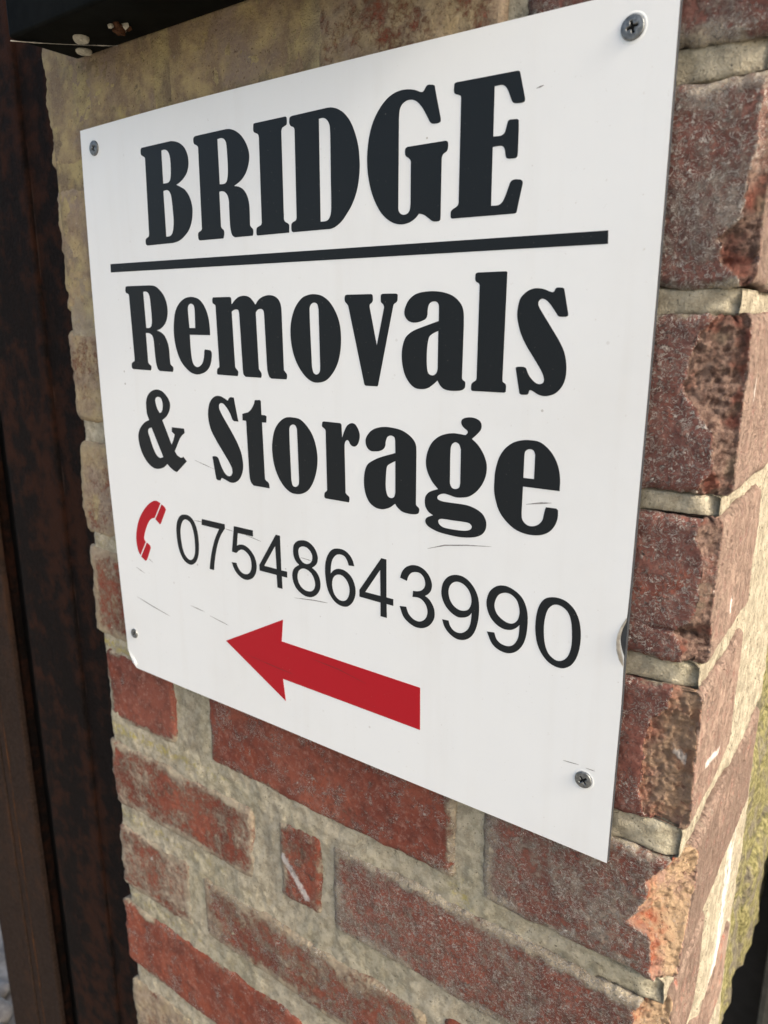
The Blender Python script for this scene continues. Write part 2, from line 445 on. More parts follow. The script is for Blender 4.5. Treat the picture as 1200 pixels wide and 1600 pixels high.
def brick(x0, x1, z0, z1, ret=0.0, chip=None, coat=.3, speck=.3, purple=0.0, yellow=0.0, hot=0.0, res=1.9, yoff=0.0, left=0.0, smear=11.0, crack=None, chalk=()):
    """one brick; sizes in mm. ret > 0: the brick turns the corner and shows that much on the return face."""
    seed = random.uniform(0, 90)
    nx = max(6, int((x1 - x0) / res))
    nz = max(6, int((z1 - z0) / res))
    ny = max(4, int(ret / (res * 1.3))) if ret else 0
    yf = YF * 1000 + yoff
    us = [i / nx for i in range(nx + 1)]
    if ret and res < 2:
        cut = 1 - 38.0 / (x1 - x0)
        nf = 44
        us = [u for u in us if u < cut - .003] + [cut + (1 - cut) * i / nf for i in range(nf + 1)]
        nz = int((z1 - z0) / 0.95)
    cols = [('L', 14.0), ('L', 4.0)] + [('F', u) for u in us]
    if ret:
        vs_ = [i / ny for i in range(1, ny + 1)]
        if res < 2: vs_ = [.9 * i / ret for i in range(1, 40)] + [u for u in vs_ if u * ret > 36.5]
        cols += [('R', u) for u in vs_] + [('E', 4.0), ('E', 14.0)]
    else:
        cols += [('S', 4.0), ('S', 14.0)]
    rows = [(0, 14.0), (0, 4.0)] + [(j / nz, 0) for j in range(nz + 1)] + [(1, 4.0), (1, 14.0)]
    verts, att, aed, arn, ack, ach = [], [], [], [], [], []
    ck_ = 0.0
    tilt = random.uniform(-1, 1) * 0.8
    crad, rb, rt = random.uniform(5, 9), random.uniform(.5, 1), random.uniform(.4, 1)
    for v, inn in rows:
        for kind, u in cols:
            s = 0.0
            if kind == 'R': x, s = x1, ret * u
            elif kind == 'E': x, s = x1, ret
            elif kind == 'L': x = x0
            elif kind == 'S': x = x1
            else: x = x0 + (x1 - x0) * u
            y = yf + s
            # uneven arrises
            q = x + s
            zb = z0 + 1.9 * fr(q, 0, 1, .035, seed) + 0.7 * n1(q, 2, 0, .28, seed)
            zt = z1 + 1.9 * fr(q, 5, 2, .035, seed) + 0.7 * n1(q, 7, 0, .28, seed)
            ce = min(x - x0 if kind != 'R' else 99, (x1 - x) if not ret else (ret - s))
            if kind in 'LSE': ce = 0
            if ce < crad:
                cr = crad - math.sqrt(max(0, crad * crad - (crad - ce) ** 2))
                zb += cr * rb; zt -= cr * rt
            z = zb + (zt - zb) * v
            eL = x - x0
            eR = (x1 - x) if not ret else 999
            eZ = min(z - zb, zt - z)
            eE = (ret - s) if ret else 999
            c = 0.0
            if ret:
                w, d = (2.5, 2.5)
                if chip: w, d = piece(chip, z)
                w = max(1.8, w + (1.6 if w > 6 else .7) * fr(z, 1, 0, .13, seed) + .8 * n1(z, 4, 0, .5, seed))
                d = max(1.8, d + (1.4 if d > 6 else .7) * fr(z, 3, 0, .13, seed))
                t = x1 - x
                if (kind in 'FL' and t < w) or (kind in 'RE' and s < d):
                    k = (w - t) / (w + d) if kind in 'FL' else (w + s) / (w + d)
                    # bevel between the two faces, hollowed and rough
                    bx, by = x1 - w + w * k, yf + d * k
                    amp = min(w, 12) / 12
                    h = math.sin(math.pi * k) * (0.10 * min(w, d)) + amp * (1.5 * fr(bx, by, z, .15, seed) + 1.5 * abs(n1(bx, by, z, .36, seed)) + .9 * n1(bx, by, z, .6, seed))
                    step = min(1.3, w * .09) * min(1.0, k * 14) * min(1.0, (1 - k) * 8)
                    h += step
                    x, y = bx - h * .7, by + h * .7
                    ck_ = k
                    c = max(0.0, min(1.0, (min(w, 9) - 4.2) / 2.5)) if 0.02 < k < .985 else 0.0
            r = 0.0
            for e, rad, dep in ((eL, 4.5, 2.2), (eR, 4.5, 2.2), (eZ, 4.2, 2.3), (eE, 4.0, 1.8)):
                if e < rad:
                    r = max(r, dep * (1 - max(e, 0) / rad) ** 2)
            if crack and kind == 'F' and x > crack[0]:
                cz = crack[1] + (x - crack[0]) * crack[2] + 1.2 * fr(x, 0, 0, .1, 5)
                y += max(0, 1 - abs(z - cz) / 1.5) * 2.6 * min(1, (x - crack[0]) / 12)
            surf = .45 * fr(x, y, z, .045, seed) + .22 * fr(x, y, z, .3, seed) - r
            if kind in 'FLS':
                y -= surf
                y += tilt * (x - (x0 + x1) / 2) / max(1, x1 - x0)
            else:
                x += surf
            # ragged ends
            if kind in 'L' or (kind == 'F' and u < .5):
                fall = max(0.0, 1 - eL / 30.0) ** 2
                x += fall * ((1.2 + left) * fr(z, 9, 1, .05, seed) + (.5 + .4 * left) * n1(z, 3, 3, .3, seed))
            if not ret and (kind == 'S' or (kind == 'F' and u > .5)):
                fall = max(0.0, 1 - eR / 30.0) ** 2
                x += fall * (1.2 * fr(z, 2, 6, .05, seed) + .5 * n1(z, 8, 3, .3, seed))
            if kind == 'L': y += u; x += .12 * u
            if kind == 'S': y += u; x -= .12 * u
            if kind == 'E': x -= u; y -= .1 * u
            if inn:
                if kind in 'RE': x -= inn
                else: y += inn
                z += (.1 if v == 0 else -.1) * inn
            verts.append((x * .001, y * .001, z * .001))
            att.append(c)
            ack.append(ck_ if c else 0.0)
            ch = 0.0
            for face, xa, za, xb, zb2, wd in chalk:
                if (face == 'R') != (kind in 'RE'): continue
                px = s if face == 'R' else x
                dx, dz = xb - xa, zb2 - za
                tt = max(0.0, min(1.0, ((px - xa) * dx + (z - za) * dz) / (dx * dx + dz * dz)))
                ch = max(ch, 1 - math.hypot(px - xa - dx * tt, z - za - dz * tt) / wd)
            ach.append(max(0.0, ch))
            ed = min(eL, eR, eZ, eE)
            if kind in 'LS' or inn: ed = 0
            aed.append(0.0 if c > .5 else max(0.0, 1 - max(ed, 0) / smear) ** 1.3)
            arn.append(1.0 if kind in 'RE' and s > 1 and c < .5 else 0.0)
    W = len(cols)
    faces = []
    for j in range(len(rows) - 1):
        for i in range(W - 1):
            a = j * W + i
            faces.append((a, a + 1, a + W + 1, a + W))
    cx, cy, cz = (x0 + x1) / 2000, YF, (z0 + z1) / 2000
    verts = [(a - cx, b - cy, c_ - cz) for a, b, c_ in verts]
    o = mesh_obj('brick', verts, faces, BRICK, None, True, {'chip': att, 'edge': aed, 'retn': arn, 'chipk': ack, 'chalk': ach})
    o.location = (cx, cy, cz)
    o.parent = pier
    o.matrix_parent_inverse = Matrix.Translation(-pier.location)
    o['coat'] = coat; o['speck'] = speck; o['purple'] = purple; o['yellow'] = yellow; o['hot'] = hot
    return o


CH1B = [(165, 3, 3), (150, 5, 5), (135, 5, 5), (122, 7, 6), (112, 6, 4), (104, 15, 3), (95, 14, 3), (88, 6, 3), (84, 5, 3)]
CH2 = [(74, 12, 6), (66, 18, 6), (55, 22, 7), (42, 23, 7), (32, 15, 6), (22, 9, 5), (8, 8, 5), (-3, 14, 6)]
CH3 = [(-13, 7, 6), (-22, 10, 6), (-32, 6, 4), (-52, 6, 4), (-62, 8, 4), (-69, 16, 8), (-73, 12, 9), (-84, 10, 6)]
CH4 = [(-97, 13, 3), (-108, 15, 3), (-116, 23, 4), (-140, 24, 4), (-162, 23, 5), (-172, 18, 5)]
CH5 = [(-191, 7, 20), (-199, 13, 30), (-208, 18, 33), (-217, 17, 32), (-227, 21, 30), (-234, 25, 25), (-238, 14, 20), (-252, 11, 13), (-265, 9, 10)]
CH6 = [(-279, 10, 12), (-288, 17, 16), (-305, 15, 14), (-330, 10, 9), (-349, 7, 7)]

# courses from the top down; each visible joint is the gap between two bricks
for zc in (364, 452, 540):
    brick(-247, -120 if zc == 452 else -30, zc, zc + 76, coat=.8, yellow=.6, left=3, res=3)
    brick(-108 if zc == 452 else -18, 96, zc, zc + 76, coat=.6, res=3)
    brick(108, 236, zc, zc + 76, ret=98 if zc == 452 else 200, coat=.4, speck=.5, purple=.8, res=3)
brick(-247, -40, 277, 352, coat=1.0, yellow=.9, left=3)
brick(-28, 90, 277, 352, coat=.8, yellow=.6)
brick(102, 236, 276, 352, ret=98, coat=.4, speck=.5, purple=1)
brick(-246, -121, 179, 263, coat=1.15, yellow=.9, left=3.2, speck=.1)
brick(-111, 2, 178, 263, coat=1.2, yellow=.95, speck=.1)
brick(10, 122, 178, 263, coat=.72, yellow=.55, speck=.1)
brick(132, 237, 177, 262, ret=215, chip=CH1B, coat=.55, speck=.5, purple=1)
brick(-246, -132, 79, 167, coat=1.1, yellow=.75, left=3.4, speck=.1)
brick(-120, 96, 84, 166, coat=.5, res=5)
brick(108, 237, 85, 164, ret=100, chip=CH1B, coat=.54, speck=1.0, purple=1, res=1.5, smear=7)
brick(-248, -32, -4, 66, coat=.74, yellow=.55, left=3, speck=.1)
brick(-20, 8, -3, 70, coat=.5, res=4)
brick(20, 237, -3, 74, ret=215, chip=CH2, coat=.30, speck=.78, purple=1, res=1.5, smear=6, chalk=[('R', 29, 37, 29, 46, 2.2)])
brick(-250, -142, -97, -20, coat=.70, yellow=.5, left=3, speck=.1)
brick(-130, 80, -88, -14, coat=.4, res=5)
brick(92, 234.8, -84, -13, ret=102, chip=CH3, coat=.22, speck=.66, purple=.9, res=1.3, smear=6, crack=(203, -66.5, -.14), chalk=[('R', 47, -70, 45, -63, 2.6)])
brick(-250, -36, -186, -107, coat=.62, yellow=.25, left=2.6, speck=.15)
brick(-24, 8, -176, -100, coat=.4, res=4)
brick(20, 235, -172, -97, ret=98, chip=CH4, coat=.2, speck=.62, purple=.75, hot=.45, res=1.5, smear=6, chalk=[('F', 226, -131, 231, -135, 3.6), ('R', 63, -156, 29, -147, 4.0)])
brick(-240, -152, -263, -198, coat=.30, left=2, speck=.25, purple=.35)
brick(-112, 106, -261, -190, coat=.34, speck=.5, purple=.10)
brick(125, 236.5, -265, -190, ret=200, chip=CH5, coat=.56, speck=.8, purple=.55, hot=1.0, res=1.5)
brick(-246, -69, -350, -285, coat=.56, left=3, speck=.1)
brick(-42, -2, -346, -281, coat=.50, speck=.4, res=1.2, chalk=[('F', -37, -311, -16, -336, 5.5)])
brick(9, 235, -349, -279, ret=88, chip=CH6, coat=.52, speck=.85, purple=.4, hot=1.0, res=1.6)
brick(-247, -148, -438, -371, coat=.66, left=3, speck=.2, chalk=[('F', -200, -389, -199.5, -390, 2.6)])
brick(-133, 88, -434, -375, coat=.60, yellow=.15, speck=.5)
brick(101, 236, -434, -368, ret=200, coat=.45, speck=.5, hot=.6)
brick(-251, -24, -527, -456, coat=.36, left=3, speck=.4)
brick(-12, 96, -526, -455, coat=.4, res=2.5)
brick(108, 235, -524, -455, ret=92, coat=.5, res=2.5)
brick(-251, -150, -618, -545, coat=.72, yellow=.3, left=3)
brick(-138, 76, -617, -546, coat=.5, res=3)
brick(88, 236, -616, -545, ret=200, coat=.5, res=3)
brick(-251, -40, -706, -637, coat=.5, res=3)
brick(-28, 76, -706, -636, coat=.5, res=3)
brick(88, 236, -706, -637, ret=92, coat=.5, res=3)


def mortar():
    """the mortar bed of the pier: one sheet wrapped round its left end, face, return and back"""
    path = []
    for i in range(12): path.append(((-241.0, 110 - i * 9.0), 'L'))
    n = 250
    for i in range(n + 1): path.append(((-240.0 + i * (471.5 / n), YF * 1000 + 2.5), 'F'))
    for i in range(1, 106): path.append(((232.0, YF * 1000 + 3.2 + i * 2.0), 'R'))
    for i in range(6): path.append(((230 - i * 12.0, 219.5), 'B'))
    zs = [-722 + i * 2.1 for i in range(640)]
    beds = [(-540, .3), (-446, .7), (-360, .8), (-272, 1.0), (-192, 1.0), (-102, .7), (-12, .4), (72, .6)]
    verts, ye, wh, pa, li, faces = [], [], [], [], [], []
    deep = [(-524, -455), (-434, -368), (-349, -279), (-265, -190), (-172, -97), (-84, -13), (-3, 74), (85, 164), (177, 262)]
    for z in zs:
        for (x, y), k in path:
            yl = w = p = 0.0
            lc = max(0.0, min(1.0, (z - 20) / 80)) * max(0.0, min(1.0, (40 - x) / 40)) if k in 'FL' else 0.0
            dp = 0.0
            for za, zb_ in deep: dp = max(dp, min(1.0, max(0.0, min(z - za, zb_ - z) / 5.0)))
            if k in 'FL':
                h = 1.5 * fr(x, y, z, .02, 3) + .8 * fr(x, y, z, .12, 5) + .35 * n1(x, y, z, .5, 2)
                # fuller joints on the smeared left half, raked deeper towards the corner
                h += 1.1 * max(0, min(1, (40 - x) / 160)) - .8 * max(0, min(1, (x - 120) / 90))
                if z > 60 and x < 20: h += 1.6
                h = min(h, 2.4)
                if k == 'F': y -= h
                else: x -= 2.0 * fr(y, 3, z, .05, 4) + 1.0 + max(0, h) * .3
                if x > 196: y += dp * 34 * min(1, (x - 196) / 10)
                t = max(0, (x - 219) / 11.0) * (1 + .5 * n1(x, 0, z, .12, 6))
                if t > 0: y += 3.4 * t * t
                for zb, s in beds:
                    e = max(0.0, 1 - abs(z - zb) / 13.0)
                    yl = max(yl, e * s * max(0.0, min(1.0, (-10 - x) / 160.0)))
                yl = max(yl, .55 * max(0, min(1, (z - 60) / 60)) * max(0, min(1, (30 - x) / 40)))
                # lichen speckle below the sign's right half
                yl = max(yl, .8 * max(0, 1 - math.hypot(x - 112, z + 272) / 24))
                p = .75 * max(0, 1 - abs(x + 132) / 17) * (1 if -262 < z < -190 else 0) + .6 * max(0, 1 - abs(x + 55) / 10) * (1 if -350 < z < -282 else 0)
                p = max(p, min(1, max(0, (x - 229) / 6)))
            elif k == 'R':
                s = y - YF * 1000
                h = 1.2 * fr(x, y, z, .02, 7) + .7 * fr(x, y, z, .12, 8) + .3 * n1(x, y, z, .5, 2)
                h = min(h, 1.2) + 2.6 * min(1, max(0, (s - 90) / 12)) * (1 if not -252 < z < -188 else 0)
                x += h - dp * 34 * max(0, min(1, (62 - s) / 10))
                p = 1.0
                cy = 150 - 40 * max(0, min(1, (-z - 330) / 130))
                wd = 10 + 34 * max(0, min(1, (-z - 255) / 160))
                w = max(0.0, 1 - abs(s - cy - 10) / wd) * max(0, min(1, (-z - 235) / 60))
                w = min(1, w * 1.3)
            verts.append((x * .001, y * .001, z * .001))
            ye.append(yl); wh.append(w); pa.append(p); li.append(lc)
    W = len(path)
    for j in range(len(zs) - 1):
        for i in range(W - 1):
            a = j * W + i
            faces.append((a, a + 1, a + W + 1, a + W))
    mesh_obj('mortar', verts, faces, MORTAR, pier, True, {'yellow': ye, 'white': wh, 'pale': pa, 'lich': li})



mortar()

# ---------------------------------------------------------------- the sign
sign = thing('sign', 'white square sign with black lettering and a red arrow, screwed to brick', 'sign', (0, 0, -0.2))


def parse(s):
    pts, cor = [], []
    for t in s.split():
        cor.append(t.endswith('!'))
        a, b = t.rstrip('!').split(',')
        pts.append(Vector((float(a), float(b))))
    return pts, cor


def smooth_outline(s, sub=5):
    """closed outline through the points; '!' marks a corner"""
    pts, cor = parse(s)
    n = len(pts)
    out = []
    for i in range(n):
        p1, p2 = pts[i], pts[(i + 1) % n]
        c1, c2 = cor[i], cor[(i + 1) % n]
        out.append(p1)
        if c1 and c2: continue
        p0 = pts[i - 1] if not c1 else p1 - (p2 - p1) * .6
        p3 = pts[(i + 2) % n] if not c2 else p2 + (p2 - p1) * .6
        d = (p2 - p1).length
        t1 = (p2 - p0) * (d / max(1e-6, (p1 - p0).length + d))
        t2 = (p3 - p1) * (d / max(1e-6, (p3 - p2).length + d))
        for k in range(1, sub):
            t = k / sub
            h1 = 2 * t**3 - 3 * t**2 + 1; h2 = t**3 - 2 * t**2 + t
            h3 = -2 * t**3 + 3 * t**2; h4 = t**3 - t**2
            out.append(p1 * h1 + t1 * h2 + p2 * h3 + t2 * h4)
    return out


def plate(name, loops, y0, y1, mat, parent, side=None, back=False):
    """flat shape in the sign's plane (mm), face at y0, edges back to y1"""
    flat = [p for L in loops for p in L]
    tris = tessellate_polygon([[Vector((p.x, p.y, 0)) for p in L] for L in loops])
    verts = [(p.x * .001, y0, p.y * .001) for p in flat]
    faces = []
    for a, b, c in tris:
        pa, pb, pc = flat[a], flat[b], flat[c]
        ar = (pb - pa).x * (pc - pa).y - (pb - pa).y * (pc - pa).x
        faces.append((a, b, c) if ar > 0 else (a, c, b))
    mi = [0] * len(faces)
    nf = len(flat)
    verts += [(p.x * .001, y1, p.y * .001) for p in flat]
    o = 0
    for L in loops:
        n = len(L)
        for i in range(n):
            a, b = o + i, o + (i + 1) % n
            faces.append((a, a + nf, b + nf, b))
            mi.append(1 if side else 0)
        o += n
    return mesh_obj(name, verts, faces, mat, parent, False, None, [mat, side] if side else None, mi if side else None)


OUT_TOP = "-198.5,198.9! -106.8,200.4 -29.5,200.6 58.5,200.4 127.8,199.9 166.2,199.6 200.1,199.4!"
OUT_RIGHT_SKIN = "199.9,192 200.3,122.7 200.3,44.8 199.8,-43.5! 199.6,-57.8 199.2,-66 197.6,-71.2! 197.2,-76 198.3,-80.9 199.6,-84! 200.2,-109 200,-137 199.7,-199.9!"
OUT_RIGHT = "199.9,192 200.3,122.7 200.3,44.8 199.9,-43.5 199.9,-84 200.2,-109 200,-137 199.7,-199.9!"
OUT_BOTTOM = "145.9,-199.8 58.1,-200.3 -53.5,-200 -107.1,-200.1 -188.6,-200!"
OUT_LEFT = "-193.2,-196.6! -195.5,-190.5 -198.1,-185.0! -200.4,-116.9 -202.6,-21.5 -202.2,73.1 -200.2,160"
skin = [smooth_outline(' '.join((OUT_TOP, OUT_RIGHT_SKIN, OUT_BOTTOM, OUT_LEFT)), 4)]
full = [smooth_outline(' '.join((OUT_TOP, OUT_RIGHT, OUT_BOTTOM, OUT_LEFT)), 4)]
plate('face_sheet', skin, 0.0, 0.0004, WHITE, sign, FOIL)
plate('core', full, 0.0005, 0.0034, CORE, sign)


def ribbon(name, pts, width, mat, y=-0.00016, parent=None):
    """thin tapering mark in the sign's plane"""
    P = [Vector(p) for p in pts]
    fine = []
    for a, b in zip(P, P[1:]):
        for k in range(4): fine.append(a.lerp(b, k / 4))
    fine.append(P[-1])
    n = len(fine)
    verts, faces = [], []
    for i, p in enumerate(fine):
        d = (fine[min(i + 1, n - 1)] - fine[max(i - 1, 0)]).normalized()
        q = Vector((-d.y, d.x))
        w = width * (.15 + .85 * math.sin(math.pi * (i + .2) / (n - .6))) * random.uniform(.7, 1.2) * .5
        for s in (1, -1):
            r = p + q * w * s
            verts.append((r.x * .001, y, r.y * .001))
    for i in range(n - 1): faces.append((2 * i, 2 * i + 1, 2 * i + 3, 2 * i + 2))
    return mesh_obj(name, verts, faces, mat, parent)


